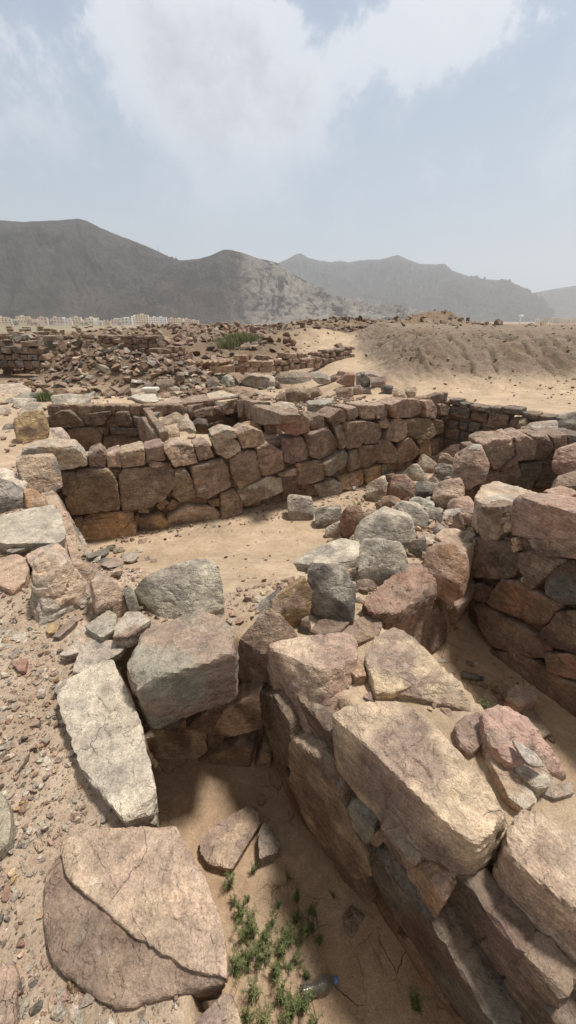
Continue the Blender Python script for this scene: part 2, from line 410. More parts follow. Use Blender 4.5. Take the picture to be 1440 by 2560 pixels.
Fq = np.stack([idx[:-1, :-1], idx[:-1, 1:], idx[1:, 1:], idx[1:, :-1]], -1).reshape(-1, 4)
p3 = M['p3']; xf, yf = X.ravel(), Y.ravel(); pit = M['pit'].ravel(); mo = M['mound'].ravel(); rd = M['ridge'].ravel(); ba = M['bas'].ravel()
sand = np.array([.455, .35, .25]); grav = np.array([.41, .32, .245]); deep = np.array([.41, .295, .20]); clay = np.array([.31, .248, .192]); brown = np.array([.235, .172, .122])
def mx(a, b, t): return a * (1 - t[:, None]) + b * t[:, None]
c = np.tile(sand, (n, 1))
gm = sst(-.1, -.5, xf) * sst(4.6, 3.6, yf) * (1 - pit)
c = mx(c, grav, gm * .8)
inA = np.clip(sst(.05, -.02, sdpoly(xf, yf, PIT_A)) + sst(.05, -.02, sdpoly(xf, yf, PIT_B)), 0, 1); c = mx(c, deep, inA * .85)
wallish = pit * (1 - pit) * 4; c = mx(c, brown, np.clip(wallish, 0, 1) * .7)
c = mx(c, clay, sst(.02, .2, mo)); c = mx(c, brown * 1.05, sst(.06, .3, mo) * (1 - sst(.9, 1, mo)) * sst(-.15, .25, fbm(p3 * .7, 4) + .5 * fbm(p3 * 5, 3)) * .6)
c = mx(c, np.array([.27, .195, .145]), np.clip(ba * sst(-.2, .3, fbm(p3 * .7, 3)), 0, 1) * .6)
c = mx(c, brown * 1.1, sst(.05, .3, rd) * (.55 + .45 * sst(-.2, .2, fbm(p3 * .9 + 3, 3))))
far_l = sst(11.5, 13.5, yf) * (1 - sst(60, 90, yf)) * sst(1.0, -1.5, xf - (yf - 12) * .10) + sst(27, 30, yf) * (1 - sst(60, 90, yf)); c = mx(c, brown * 1.0, np.clip(far_l, 0, 1) * (.6 + .4 * sst(-.3, .2, fbm(p3 * .6 + 7, 3))) * (1 - sst(.2, .5, mo)))
c = mx(c, np.array([.30, .235, .17]), sst(50, 120, yf) * .8); c = mx(c, np.array([.22, .21, .12]), sst(200, 300, yf) * (1 - sst(800, 900, yf)) * sst(-150, -220, xf + yf * .12) * sst(-.3, .1, fbm(p3 * .02, 3)))
c *= (1 + .26 * fbm(p3 * 1.6, 4))[:, None]; c *= (1 + .22 * fbm(p3 * 4.3 + 9, 3))[:, None] ** np.array([.8, 1, 1.25])
c *= (1 + .15 * fbm(p3 * 14, 2))[:, None]
gl_ = np.abs(pn(np.c_[xf * 1.1 + .55 * fbm(p3 * .9, 3), yf * .16, 0 * xf])); c = mx(c, np.array([.09, .06, .04]), (1 - sst(.008, .035, gl_)) * sst(.04, .2, mo) * (1 - sst(.85, .98, mo)) * sst(-.1, .15, fbm(p3 * .8 + 6, 2)) * .75)
crack = inA * 1.0
m, nt, b = new_mat('dusty_sand'); L = nt.links.new
tc = node(nt, 'ShaderNodeTexCoord'); co = tc.outputs['Object']
att = node(nt, 'ShaderNodeAttribute', _attribute_name='Col'); ag = node(nt, 'ShaderNodeAttribute', _attribute_name='gravel'); ac = node(nt, 'ShaderNodeAttribute', _attribute_name='crack'); am = node(nt, 'ShaderNodeAttribute', _attribute_name='mound')
def nz(sc, det=4, ro=.6):
    q = node(nt, 'ShaderNodeTexNoise', Scale=sc, Detail=det, Roughness=ro); L(co, q.inputs['Vector']); return q.outputs[0]
cc = mixc(nt, 1.0, att.outputs[0], mixc(nt, maprange(nt, nz(23, 6, .7), .3, .7), (.82, .8, .78), (1.18, 1.18, 1.16)), 'MULTIPLY')
cc = mixc(nt, 1.0, cc, mixc(nt, maprange(nt, nz(190, 3), .3, .7), (.76, .75, .74), (1.22, 1.22, 1.22)), 'MULTIPLY')
vo = node(nt, 'ShaderNodeTexVoronoi', Scale=95); L(co, vo.inputs['Vector']); sp = node(nt, 'ShaderNodeSeparateColor'); L(vo.outputs['Color'], sp.inputs[0])
peb = mth(nt, 'MULTIPLY', maprange(nt, vo.outputs['Distance'], .3, .42, 1, 0), mth(nt, 'GREATER_THAN', sp.outputs[0], .45))
peb = mth(nt, 'MULTIPLY', peb, mth(nt, 'MULTIPLY', ag.outputs['Fac'], maprange(nt, nz(5), .35, .6)))
rp = node(nt, 'ShaderNodeValToRGB'); L(sp.outputs[1], rp.inputs[0]); e = rp.color_ramp.elements
e[0].position = 0; e[0].color = (.2, .17, .15, 1); e[1].position = 1; e[1].color = (.5, .45, .38, 1)
for ps, cl in ((.25, (.36, .31, .25, 1)), (.5, (.36, .2, .14, 1)), (.75, (.42, .34, .26, 1))):
    q = e.new(ps); q.color = cl
cc = mixc(nt, peb, cc, rp.outputs[0])
vc = node(nt, 'ShaderNodeTexVoronoi', Scale=9, _feature='DISTANCE_TO_EDGE'); wv = node(nt, 'ShaderNodeVectorMath', _operation='ADD'); nn = node(nt, 'ShaderNodeTexNoise', Scale=5, Detail=5); L(co, nn.inputs['Vector'])
ws = node(nt, 'ShaderNodeVectorMath', _operation='SCALE'); L(nn.outputs['Color'], ws.inputs[0]); ws.inputs[3].default_value = .16; L(co, wv.inputs[0]); L(ws.outputs[0], wv.inputs[1]); L(wv.outputs[0], vc.inputs['Vector'])
ck = mth(nt, 'MULTIPLY', maprange(nt, vc.outputs['Distance'], .0, .022, 1, 0), mth(nt, 'MULTIPLY', ac.outputs['Fac'], maprange(nt, nz(2.3, 2), .47, .6)))
cc = mixc(nt, mth(nt, 'MULTIPLY', ck, .6), cc, (.13, .09, .06))
L(cc, b.inputs['Base Color']); b.inputs['Roughness'].default_value = .95; b.inputs['Specular IOR Level'].default_value = .1
h = mth(nt, 'ADD', mth(nt, 'MULTIPLY', nz(30, 8, .7), 1.0), mth(nt, 'MULTIPLY', peb, .5)); h = mth(nt, 'SUBTRACT', h, mth(nt, 'MULTIPLY', ck, .6))
h = mth(nt, 'ADD', h, mth(nt, 'MULTIPLY', mth(nt, 'MULTIPLY', nz(4.5, 8, .72), am.outputs['Fac']), 13.0))
bp = node(nt, 'ShaderNodeBump', Strength=1, Distance=.012); L(h, bp.inputs['Height']); L(bp.outputs[0], b.inputs['Normal'])
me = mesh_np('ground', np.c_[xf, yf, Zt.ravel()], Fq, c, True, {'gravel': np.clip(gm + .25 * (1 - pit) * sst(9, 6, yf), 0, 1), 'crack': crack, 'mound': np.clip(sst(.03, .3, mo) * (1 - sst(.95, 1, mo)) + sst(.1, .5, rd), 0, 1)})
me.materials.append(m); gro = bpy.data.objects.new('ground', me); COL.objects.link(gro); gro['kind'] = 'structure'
TRI_OK = True

# ------------------------------------------------------------------ mountains: ridge line, distance, foot distance
def mountain(name, pts, D, foot, back, cols, seed, nu=640, nv=260, amp=.15, fs=1.0):
    pts = np.array(pts, float); az = (pts[:, 0] - 720) / F
    # direction of every ridge pixel, scaled to horizontal distance D
    u = np.linspace(pts[0, 0], pts[-1, 0], nu); yy = np.interp(u, pts[:, 0], pts[:, 1])
    dirs = np.array([ray(a, b_) for a, b_ in zip(u, yy)]); hd = np.hypot(dirs[:, 0], dirs[:, 1])
    hz = H + dirs[:, 2] / hd * D; dx = dirs[:, 0] / hd; dy = dirs[:, 1] / hd
    v = np.linspace(-1, 1, nv)          # -1 foot, 0 ridge, 1 back
    U, Vv = np.meshgrid(np.arange(nu), v)
    dist = np.where(Vv < 0, D + Vv * (D - foot), D + Vv * back)
    px_, py_ = dx[U] * dist, dy[U] * dist
    prof = np.where(Vv < 0, (1 + Vv) ** 1.25, (1 - Vv) ** 1.3)
    base = -9.0; hh = base + (hz[U] - base) * prof
    q = np.c_[px_.ravel(), py_.ravel(), np.full(px_.size, seed * 3.1)]; hs = hz.max()
    sc = hs * .55 / fs
    rn = ridged(q / sc, 7, .55).reshape(U.shape)
    w = (1 - np.exp(-(Vv / .2) ** 2)) * (1 - sst(.9, 1, np.abs(Vv))) + .05
    hh = hh + amp * hs * (rn - .95) * w * prof ** .5
    gu = ridged(np.c_[(U * 1.0 / nu * 34 * nu / 560).ravel() + 2.3 * fbm(q / sc * 1.2, 4), (Vv * 1.6).ravel(), np.full(U.size, seed * 7.7)], 5, .6).reshape(U.shape)
    hh += (.075 if seed < 3 else .11) * hs * (gu - .8) * w * prof ** .6
    hh += .034 * hs * (ridged(q / sc * 5, 5, .6).reshape(U.shape) - .8) * prof * w
    idx = np.arange(U.size).reshape(U.shape)
    Fq = np.stack([idx[:-1, :-1], idx[:-1, 1:], idx[1:, 1:], idx[1:, :-1]], -1).reshape(-1, 4)
    n1 = fbm(q / sc * 1.4 + 4, 4); n2 = fbm(np.c_[q[:, 0] / sc * 5, q[:, 1] / sc * 5, hh.ravel() / sc * 9], 4)
    c = mx(np.tile(np.array(cols[0]), (U.size, 1)), np.array(cols[1]), sst(-.15, .35, n1)); pf = sst(520, 700, u[U.ravel()]) if seed == 2 else .45
    c = mx(c, np.array(cols[2]), sst(.05, .55, .6 * n2 + .5 * (gu.ravel() - .75) + .3 * n1) * pf)
    me = mesh_np(name, np.c_[px_.ravel(), py_.ravel(), hh.ravel()], Fq, c, True); me.materials.append(MAT['mountain_rock'])
    o = bpy.data.objects.new(name, me); COL.objects.link(o); o['kind'] = 'structure'; return o
m, nt, b = new_mat('mountain_rock'); L = nt.links.new
tc = node(nt, 'ShaderNodeTexCoord'); co = tc.outputs['Object']; att = node(nt, 'ShaderNodeAttribute', _attribute_name='Col')
q1 = nz(.012, 8, .7); q2 = nz(.06, 6, .75)
cc = mixc(nt, 1.0, att.outputs[0], mixc(nt, maprange(nt, q1, .35, .65), (.76, .76, .77), (1.22, 1.2, 1.18)), 'MULTIPLY')
cc = mixc(nt, 1.0, cc, mixc(nt, maprange(nt, q2, .35, .65), (.74, .74, .75), (1.26, 1.25, 1.22)), 'MULTIPLY')
L(cc, b.inputs['Base Color']); b.inputs['Roughness'].default_value = 1; b.inputs['Specular IOR Level'].default_value = 0
bp = node(nt, 'ShaderNodeBump', Strength=1, Distance=26); L(mth(nt, 'ADD', q1, mth(nt, 'MULTIPLY', q2, .5)), bp.inputs['Height']); L(bp.outputs[0], b.inputs['Normal'])
GRY = [(.055, .051, .047), (.08, .074, .068), (.13, .12, .108)]
mountain('hill', [(-420, 640), (-250, 600), (-100, 560), (0, 552), (60, 557), (120, 553), (195, 548), (215, 553), (250, 571), (300, 590), (330, 602), (360, 615), (400, 632), (440, 652), (470, 668), (520, 700), (600, 745), (680, 780), (760, 806)], 1750, 1150, 700, GRY, 1)
mountain('hill', [(230, 800), (300, 745), (360, 700), (420, 664), (450, 652), (500, 647), (530, 638), (560, 625), (580, 626), (612, 634), (640, 645), (680, 654), (700, 660), (725, 680), (745, 693), (790, 715), (820, 735), (850, 752), (880, 762), (910, 773), (950, 779), (1000, 790), (1045, 802), (1080, 812)], 1500, 1080, 600, [(.07, .065, .059), (.105, .097, .087), (.33, .305, .27)], 2)
mountain('hill', [(560, 790), (640, 700), (700, 657), (720, 648), (740, 636), (752, 634), (770, 645), (800, 653), (830, 656), (852, 652), (870, 657), (900, 652), (925, 650), (950, 650), (975, 643), (995, 638), (1020, 650), (1050, 661), (1090, 662), (1112, 660), (1128, 676), (1150, 685), (1185, 696), (1215, 700), (1260, 702), (1280, 712), (1300, 728), (1322, 742), (1345, 760), (1380, 806)], 3900, 2700, 1200, GRY, 3, amp=.12)
mountain('hill', [(1200, 812), (1250, 775), (1290, 750), (1325, 736), (1345, 731), (1380, 724), (1410, 719), (1440, 714), (1500, 706), (1600, 735), (1700, 780), (1760, 812)], 5000, 4000, 900, GRY, 4, nu=260)
mountain('hill', [(960, 812), (1000, 770), (1050, 735), (1100, 715), (1130, 700), (1150, 704), (1200, 735), (1250, 765), (1310, 795), (1360, 812)], 3300, 2600, 700, GRY, 5, nu=260)
# ------------------------------------------------------------------ big stones near the camera
T('huge pinkish tan slab with a broken darker lower corner at the near pit', 'qt', .06, .17,
  '205,2070 340,2066 440,2063,.055 450,2095 480,2140,.055 520,2210,.055 550,2290 568,2370 571,2440,.055 530,2438 468,2420 425,2388 378,2366 340,2290',
  '565,2462 480,2442 425,2440', -.06, p=30, chips=2, chip=(.975, .995), rough=.05,
  extra=[(topP('148,2112,.045 205,2070 330,2068 400,2200 392,2350 345,2352 318,2318 300,2280 262,2238 215,2212 165,2190', .058, .16), 'qt'), (topP('120,2165,.03 150,2130,.03 205,2190,.035 300,2270,.04 400,2360,.045 520,2425,.045 565,2452,.04 480,2447,.03 415,2450,.03 370,2482,.02 290,2524,.02 240,2493,.02 160,2440,.02 120,2380,.025 107,2290,.025 110,2210,.025', .035, .15), 'vb')])
T('long whitish coarse grained slab lying along the left rim of the near pit', 'wl', .07, .13,
  '262,1650 285,1652 305,1700 320,1770 340,1830 352,1870 372,1905 382,1950 388,2000 378,2025 340,2042 310,2052 298,1990 290,1950 230,1935 200,1925 190,1890 165,1800 140,1745 165,1700 215,1670', '392,2058 330,2060', -.07, p=26, chips=5, rough=.06, chip=(.94, .99))
T('large rounded grey granite boulder resting on the back wall of the near pit', 'gv', .2, .3,
  '362,1572 430,1548 500,1520 545,1530 575,1562 592,1600 594,1635 560,1614 520,1632 480,1662 430,1672 390,1700 342,1716 325,1665 345,1605',
  '330,1735 345,1770 380,1795 450,1786 530,1766 570,1735 592,1680', -.1, p=18, chips=6, chip=(.93, .99), rough=.06)
T('broad flat topped grey boulder with a pale vein, just behind the rounded grey boulder', 'lg', .15, .25,
  '335,1478,.1 365,1442,.2 420,1412,.24 480,1396,.25 530,1397,.25 550,1430,.22 560,1480,.12 563,1520,.04 490,1548,.02 410,1550,.0 375,1520,.02', None, None, p=26, chips=3, rough=.05)
T('brown peaked boulder wedged between the rounded grey boulder and the pink topped block', 'bm', .1, .3,
  '598,1600,.08 650,1560,.14 665,1518,.2 690,1525,.2 720,1560,.12 745,1588,.08 690,1605,.05 665,1640,.02', '590,1690 640,1715 660,1700', -.22, p=20, chips=4)
T('block with a flat pink top and dark sides at the inner corner of near pit', 'pq', .12, .3,
  '670,1612 700,1600 780,1590 850,1580 880,1582 893,1600 894,1628 860,1652 818,1676 775,1664 735,1645 690,1628', '660,1652 662,1690 690,1755 735,1800 770,1838 822,1868 850,1800,-.1 893,1660,0', -.2, p=26, chips=5, chip=(.95, .99), rough=.04)
T('tan rounded wedge stone on the divider, right of the small pink brick shaped stone', 'qv', .09, .15,
  '985,1567 1012,1577 1060,1618 1108,1668,.06 1060,1702,.06 985,1730,.06 940,1728,.06 922,1690,.06 910,1645 935,1595', None, None, p=18, chips=5, rough=.04)
T('triangular tan stone broken against the tan rounded wedge stone', 'tv', .07, .14,
  '985,1730,.04 1060,1700,.07 1108,1670,.08 1145,1702,.06 1183,1780,.0 1120,1752,-.02 1060,1740,.0', None, None, p=26, chips=3)
T('longest slab of the divider, cream top with a dark rounded flank above the near pit', 'qv', .17, .3,
  '835,1795,.15 870,1765 940,1755 1000,1756 1050,1780 1090,1820 1150,1890 1200,1940 1240,1990 1266,2040 1238,2076 1200,2110 1150,2082 1110,2036 1060,1972 985,1902 905,1852',
  '835,1840 850,1905 885,1955 940,2045 1010,2140 1100,2198 1190,2220 1232,2190 1262,2130 1268,2070', -.17, p=18, chips=3, chip=(.96, .99), rough=.045)
T('great pinkish boulder filling the lower right corner of the picture', 'tq', .15, .4,
  '1262,2130,.12 1272,2070 1310,2022 1350,2030 1440,2088 1530,2150 1560,2330 1440,2275 1360,2205 1305,2170', '1252,2140 1248,2180 1255,2262 1290,2345 1350,2430 1440,2542 1600,2620', -.24, p=22, chips=5, chip=(.95, .99), rough=.05)
T('pink brick shaped stone between the pink topped block and the tan rounded wedge stone', 'p', .06, .06, '868,1668 890,1640 905,1650 917,1688 890,1692', chips=3)
T('brown rounded stone beside the reddish rock at the right edge of the divider', 'vb', .05, .14, '1135,1812 1160,1790 1200,1778 1216,1830 1210,1858 1182,1880 1150,1862')
T('reddish faceted rock on the divider with a grey flake leaning on it', 'pv', .12, .24, '1203,1778 1252,1755 1278,1766 1332,1800 1382,1880,.06 1420,1940,.0 1400,1955,-.02 1330,1925,.02 1270,1895 1222,1850', p=24, chips=7, chip=(.9, .98), rough=.05)
T('pointed grey flake leaning on the reddish faceted rock', 'lg', .15, .02, '1280,1848 1300,1856 1340,1882 1365,1915,.12 1340,1915 1315,1905 1300,1870', chips=2, p=30)
T('pale lumpy stone below the pointed grey flake', 'lv', .08, .08, '1280,1865 1300,1890 1330,1892 1362,1910 1384,1945 1375,1962 1340,1970 1300,1938 1284,1910')
T('narrow tan strip of stone between the longest slab and the pale lumpy stone', 'tl', .06, .08, '1215,1882 1230,1868 1262,1885 1290,1920 1318,1955 1345,2000 1312,2022 1272,1990 1240,1920', p=26, chips=3)
T('small grey fragment at the right edge of the divider beside the sand', 'gv', .03, .05, '1348,1980 1372,1962 1430,1955 1436,1982 1390,1995')
T('large flat stone shard lying on the floor of the near pit', 'vt', -.74, .06, '500,2095 540,2062 575,2040 620,2015 645,2030 650,2060 625,2100 600,2140 580,2172 555,2155 520,2160 500,2130', p=36, chips=2, rough=.04)
T('small pointed shard on the pit floor beside the large flat shard', 'gv', -.72, .08, '645,2083 662,2052 700,2108 694,2128 668,2130 648,2146', p=36, chips=3)
T('red pottery coloured pebble on the pit floor above the large flat shard', 'r', -.78, .02, '640,1995 652,1984 666,1994 655,2013 644,2006', p=30, chips=1)
T('flat reddish stone half sunk in the near pit floor', 'bv', -.79, .03, '855,2292 878,2262 912,2288 898,2315 880,2345 862,2330', p=30, chips=2)
T('upright pinkish grey stone at the bottom edge, under the huge slab', 'vt', .03, .2, '482,2566 520,2520 560,2480 580,2486 606,2562 590,2640 500,2640', p=20)
T('purplish stone cut by the left edge of the picture below the gravel', 'vp', .03, .08, '-60,2440 0,2430 30,2398 42,2425 35,2560 -20,2640 -80,2600')
T('smooth grey stone cut by the left edge beside the gravel', 'g', .06, .12, '-60,1990 0,1975 18,2000 28,2050 20,2100 -10,2130 -60,2120')
T('grey slate wedge under the lower end of the long whitish slab', 'g', -.04, .08, '345,2052 368,2030 388,2000 392,2060', p=30, chips=1)
# left rim, near
T('curved whitish slab of stone above the long whitish slab', 'lg', .05, .04, '180,1680 198,1628 235,1602 300,1598 318,1610 300,1632 252,1642 238,1666 212,1682', p=26, chips=3)
T('grey pointed shard leaning between the tan stones and the pinkish half round stone', 'g', .09, .06, '212,1565 240,1548 270,1524 292,1535 287,1572 252,1592 236,1580', p=30, chips=3)
T('pinkish half round stone left of the rounded grey boulder', 'vl', .12, .09, '281,1592 290,1556 318,1527 348,1528 377,1550 340,1570 318,1590', p=24, chips=4)
T('tan broken stone below the grey pointed shard', 'tl', .05, .06, '178,1600 190,1572 215,1566 246,1572 246,1600 215,1618')
T('small pink and white stone beside the curved whitish slab', 'lv', .05, .04, '147,1636 188,1602 212,1604 211,1624 166,1640', p=26)
T('long thin grey stone pointing at the rugged tan boulder', 'vg', .04, .03, '130,1592 168,1552 188,1540 194,1550 176,1568 148,1592', p=24, chips=2)
T('small ochre stone at the foot of the rugged tan boulder', 'o', .04, .04, '115,1572 122,1558 140,1555 149,1564 140,1580 120,1582')
T('rust coloured angular fragment on the gravel left of the curved whitish slab', 'r', .03, .03, '30,1658 52,1646 69,1646 62,1676 48,1678', p=30, chips=3)
T('low grey slab at the left edge on the gravel', 'lg', .02, .04, '-30,1580 0,1574 58,1574 70,1588 62,1612 10,1622 -30,1618', p=26)
T('grey rock chip at the upper end of the long whitish slab', 'lg', .03, .03, '133,1725 150,1702 172,1692 160,1722 146,1736')
T('small bluish grey chip on the gravel below the low grey slab', 'g', .02, .02, '20,1638 30,1625 52,1618 48,1632 30,1646')
S('rugged tan boulder with crumbling right side on the left rim', 'tl', .0, '85,1548 88,1528 102,1480 84,1442 96,1412 140,1390 160,1400 190,1430 216,1456 229,1480 231,1544 200,1550 150,1540 112,1556', .45, .3, p=16, chips=8, rough=.08, strat=.03)
S('brown boulder with a dark shaded face just right of the rugged tan boulder', 'vt', -.04, '226,1478 228,1454 250,1450 308,1458 322,1492 324,1520 302,1540 270,1530 236,1526', .3, .2)
S('tan sandy lump behind the rugged tan and brown boulders', 'tv', -.08, '182,1412 205,1408 240,1428 268,1448 262,1475 222,1478', .6, .2)
S('upright thin sliver of rock beside the flat topped grey boulder', 'lg', -.02, '310,1482 322,1466 338,1485 350,1524 332,1540 322,1525', .2, .06)
T('pinkish weathered block at the left edge of the rim', 'tp', .06, .16, '-20,1400 40,1382 72,1398 72,1425 62,1452 30,1472 0,1464 -20,1440')
T('arched tan stone above the rugged tan boulder', 'tg', .09, .14, '62,1388 90,1371 140,1354 160,1370 186,1420 162,1400 130,1386 100,1402 78,1414', p=22)
T('largest flat pale grey slab on the left rim', 'lg', .1, .1, '-60,1305 0,1298 50,1285 95,1265 130,1260 155,1290 166,1338 150,1356 100,1350 15,1358 -60,1348', p=30, chips=3, chip=(.96, .99))
T('thin dark slate lying below the largest flat pale slab', 'kg', .06, .03, '15,1378 30,1366 85,1354 82,1364 32,1381', p=30, chips=1)
T('pink crumbling stone forming the inner lip of the left rim', 'pt', .02, .35, '138,1258 165,1276 182,1312 196,1380 200,1402 182,1410 166,1340 155,1290', p=20, rough=.06)
S('grey angular block cut by the left edge above the largest flat slab', 'gk', .05, '-60,1195 0,1195 45,1218 60,1226 56,1268 0,1282 -60,1282', .4, .3)
T('white topped slab cut by the left edge above the grey angular block', 'wl', .16, .09, '-50,1165 0,1167 30,1175 50,1192 66,1206 56,1215 25,1206 -50,1192')
S('flat topped grey rock at the near end of the long tan cap stone', 'gt', .02, '40,1152 70,1142 140,1142 149,1166 153,1198 122,1228 108,1204 85,1186 42,1172', .42, .35, p=20)
S('small tan lump under the flat topped grey rock', 'tb', -.02, '84,1210 100,1202 113,1226 100,1232 88,1228', .4, .1)
S('orange tinted stone beside the grey angular block', 'ot', .02, '60,1228 86,1222 116,1250 112,1268 64,1266', .6, .2)
S('small grey stone on the rim above the pink inner lip', 'gt', -.05, '114,1234 140,1230 160,1262 166,1282 134,1262', .4, .15)
# ------------------------------------------------------------------ rubble on the cross wall between the rooms
cap = dict(group=None)
S('dark grey cube shaped block standing on the rubble behind the pink topped block', 'kg', -.02, '768,1432 815,1413 860,1440 891,1472 888,1512 832,1552 796,1530 772,1462', .3, .2, p=26, chips=3)
S('ochre upright slab left of the dark grey cube shaped block', 'ot', .0, '706,1482 740,1460 762,1447 781,1480 762,1520 746,1567 722,1532 678,1502', .5, .1, p=26)
S('grey wedge of stone left of the ochre upright slab', 'gk', .0, '632,1534 668,1505 702,1488 722,1532 700,1545 660,1540', .6, .14, p=26)
S('small round brown stone at the foot of the dark grey cube block', 'bk', .0, '746,1572 754,1546 772,1548 778,1568 762,1587', .3, .06)
T('long pale grey boulder at the edge of the sandy floor', 'lg', .02, .3, '733,1406,-.02 760,1384 805,1362 850,1345 894,1350 905,1378 885,1400 835,1402 780,1412', '745,1428 820,1424 868,1442 892,1428 906,1392', -.07)
S('cracked grey boulder with split top in the rubble right of the long pale boulder', 'lg', -.02, '900,1368 918,1354 945,1366 985,1355 1008,1380 1022,1412 1020,1446 985,1465 936,1460 920,1422', .45, .22, p=26, chips=6, chip=(.84, .98), rough=.05)
S('biggest grey green boulder at the middle of the rubble', 'lg', -.12, '888,1328 905,1300 955,1284 1010,1290 1032,1306 1041,1342 1010,1378 972,1352 902,1350', .6, .3, p=22, chips=4)
T('big brown rough boulder above the right pit under the cracked grey boulder', 'rb', .08, .3, '905,1500 960,1475 1000,1455 1022,1402 1058,1408 1092,1450,.05 1096,1480,.0 1060,1516,-.05 1000,1530 930,1530', '930,1560 960,1566 1010,1550 1060,1524', -.16, rough=.07)
S('orange red block with a pale split at the corner of the right pit', 'pn', -.16, '1060,1392 1088,1366 1130,1368 1168,1388 1171,1440 1120,1484 1086,1442', .45, .26, p=22)
S('dark brown stone behind the orange red block', 'bk', -.05, '1018,1382 1030,1350 1064,1350 1067,1380 1036,1393', .35, .12)
T('flat pinkish stone beside the oval flat stone', 'vl', -.06, .07, '1038,1332 1062,1327 1092,1338 1099,1357 1066,1360 1048,1348')
T('oval flat pinkish stone leaning near the right pit corner', 'tv', -.04, .06, '1088,1338,-.02 1106,1322 1132,1320 1158,1336 1161,1360,-.06 1140,1372,-.07 1106,1356,-.05')
T('reddish brown slab between the pink topped block and the dark cube block', 'bv', .02, .2, '845,1580 880,1552 922,1535 957,1556 945,1590 930,1620,-.05 895,1606 862,1592')
T('small reddish brown stone right of the dark grey cube block', 'bd', .04, .1, '775,1575 800,1548 850,1540 880,1550 850,1578 800,1585')
S('small white stone beside the dark grey cube block', 'w', .03, '889,1496 899,1492 908,1500 904,1512 893,1511', .3, .03)
S('brown stone showing below the cracked grey boulder', 'bv', -.03, '892,1455 925,1450 942,1468 920,1480 893,1474', .5, .1)
S('brown rounded stone left of the biggest grey green boulder', 'rb', -.25, '850,1292 868,1266 902,1271 912,1300 892,1345 858,1342', .3, .2)
S('grey boulder alone at the far edge of the sandy floor', 'gl', -.42, '718,1244 736,1237 780,1250 788,1276 776,1300 740,1295 722,1282', .5, .25)
S('grey block with a dark front beside the boulder on the sandy floor', 'gk', -.4, '787,1278 800,1270 855,1270 852,1296 804,1319 792,1308', .45, .22)
S('small grey and tan stone in front of the brown rounded stone', 'lt', -.33, '812,1326 832,1312 852,1306 856,1328 828,1345', .4, .15)
S('grey boulder with a lit top behind the biggest grey green boulder', 'lg', -.15, '985,1268 1005,1252 1045,1268 1072,1290 1070,1324 1040,1326 1010,1300 986,1284', .5, .22)
S('smooth pale grey stone lying flat behind the biggest boulder', 'lg', -.1, '1022,1254 1045,1242 1086,1264 1084,1276 1068,1288 1040,1270', .8, .2)
S('pointed brown stone left of the grey boulder in the rubble', 'vb', -.22, '938,1284 941,1256 952,1253 979,1280 962,1287', .3, .1)
S('flat tan stone at the left foot of the pointed brown stone', 'tv', -.25, '908,1288 912,1282 945,1280 952,1293 912,1300', .6, .16)
S('orange brown stone under the red faceted boulder', 'nb', -.18, '954,1248 978,1238 1002,1254 987,1272 956,1266', .3, .15)
S('red faceted boulder on top of the rubble heap', 'rv', -.05, '967,1216 980,1188 1012,1190 1040,1210 1043,1236 1000,1248 970,1236', .4, .25, p=22, chips=5)
S('brown and white rock left of the red faceted boulder', 'lv', -.2, '914,1218 935,1202 962,1194 968,1212 966,1230 946,1254 915,1250', .4, .25, chips=5)
S('small dark stone resting behind the red faceted boulder', 'bk', .1, '957,1196 962,1185 986,1185 992,1197 970,1206', .3, .1)
S('dark grey foliated stone right of the red faceted boulder', 'kg', -.1, '1040,1212 1064,1203 1086,1215 1101,1230 1082,1248 1046,1236', .4, .2, strat=.04)
S('large pinkish tan stone in front of the dark gap of the rubble', 'tv', -.2, '1084,1222 1108,1203 1150,1200 1161,1218 1160,1246 1100,1256', .4, .35)
S('tan flat stone below the large pinkish tan stone', 'tv', -.15, '1088,1252 1112,1243 1128,1252 1114,1262 1092,1264', .7, .2)
S('low pink slab right of the tan flat stone', 'pv', -.15, '1120,1260 1140,1249 1170,1254 1195,1268 1184,1286 1132,1276', .65, .3)
S('small dark grey stone among chips left of the low pink slab', 'gk', -.15, '1074,1278 1090,1273 1107,1279 1104,1304 1090,1312 1072,1298', .4, .14)
S('grey green flat stone beside the thin upright flakes', 'lg', -.14, '1110,1284 1130,1279 1150,1280 1156,1290 1130,1294', .8, .18)
S('upright triangular brown flake, leftmost of two by the right wall', 'vt', -.16, '1132,1292 1150,1280 1158,1300 1166,1326 1140,1318', .2, .05)
S('triangular brown flake leaning right of another flake by the right wall', 'vt', -.14, '1148,1282 1186,1290 1192,1310 1166,1316', .3, .05)
S('large leaning grey stone with a pale ridge high on the rubble heap', 'gl', -.12, '1003,1188 1030,1160 1044,1162 1060,1182 1073,1206 1042,1206', .4, .2, p=26)
S('long pinkish stone below the tan cube on the heap', 'vl', .0, '1034,1162 1056,1136 1070,1148 1090,1158 1092,1176 1074,1183', .5, .2)
S('pale tan cube shaped stone perched on the heap', 'tl', .13, '1064,1150 1071,1128 1085,1123 1099,1132 1096,1152 1082,1156', .4, .12, p=26)
S('brown cube shaped stone right of the pale tan cube', 'vb', .1, '1095,1156 1100,1132 1118,1136 1134,1146 1130,1163', .3, .13, p=26)
S('broad pinkish stone behind the two small cubes', 'vp', .12, '1098,1134 1128,1111 1154,1112 1164,1126 1140,1142 1118,1138', .45, .25)
S('dark blue grey stone under the brown cube shaped stone', 'kg', .0, '1087,1166 1102,1158 1130,1168 1136,1190 1118,1202 1100,1190', .4, .16)
S('small ochre stone below the dark blue grey stone', 'ot', -.06, '1080,1190 1092,1180 1109,1196 1098,1206', .4, .08)
S('small grey stone left of the small ochre stone', 'gl', -.08, '1072,1198 1084,1190 1098,1207 1080,1214', .4, .08)
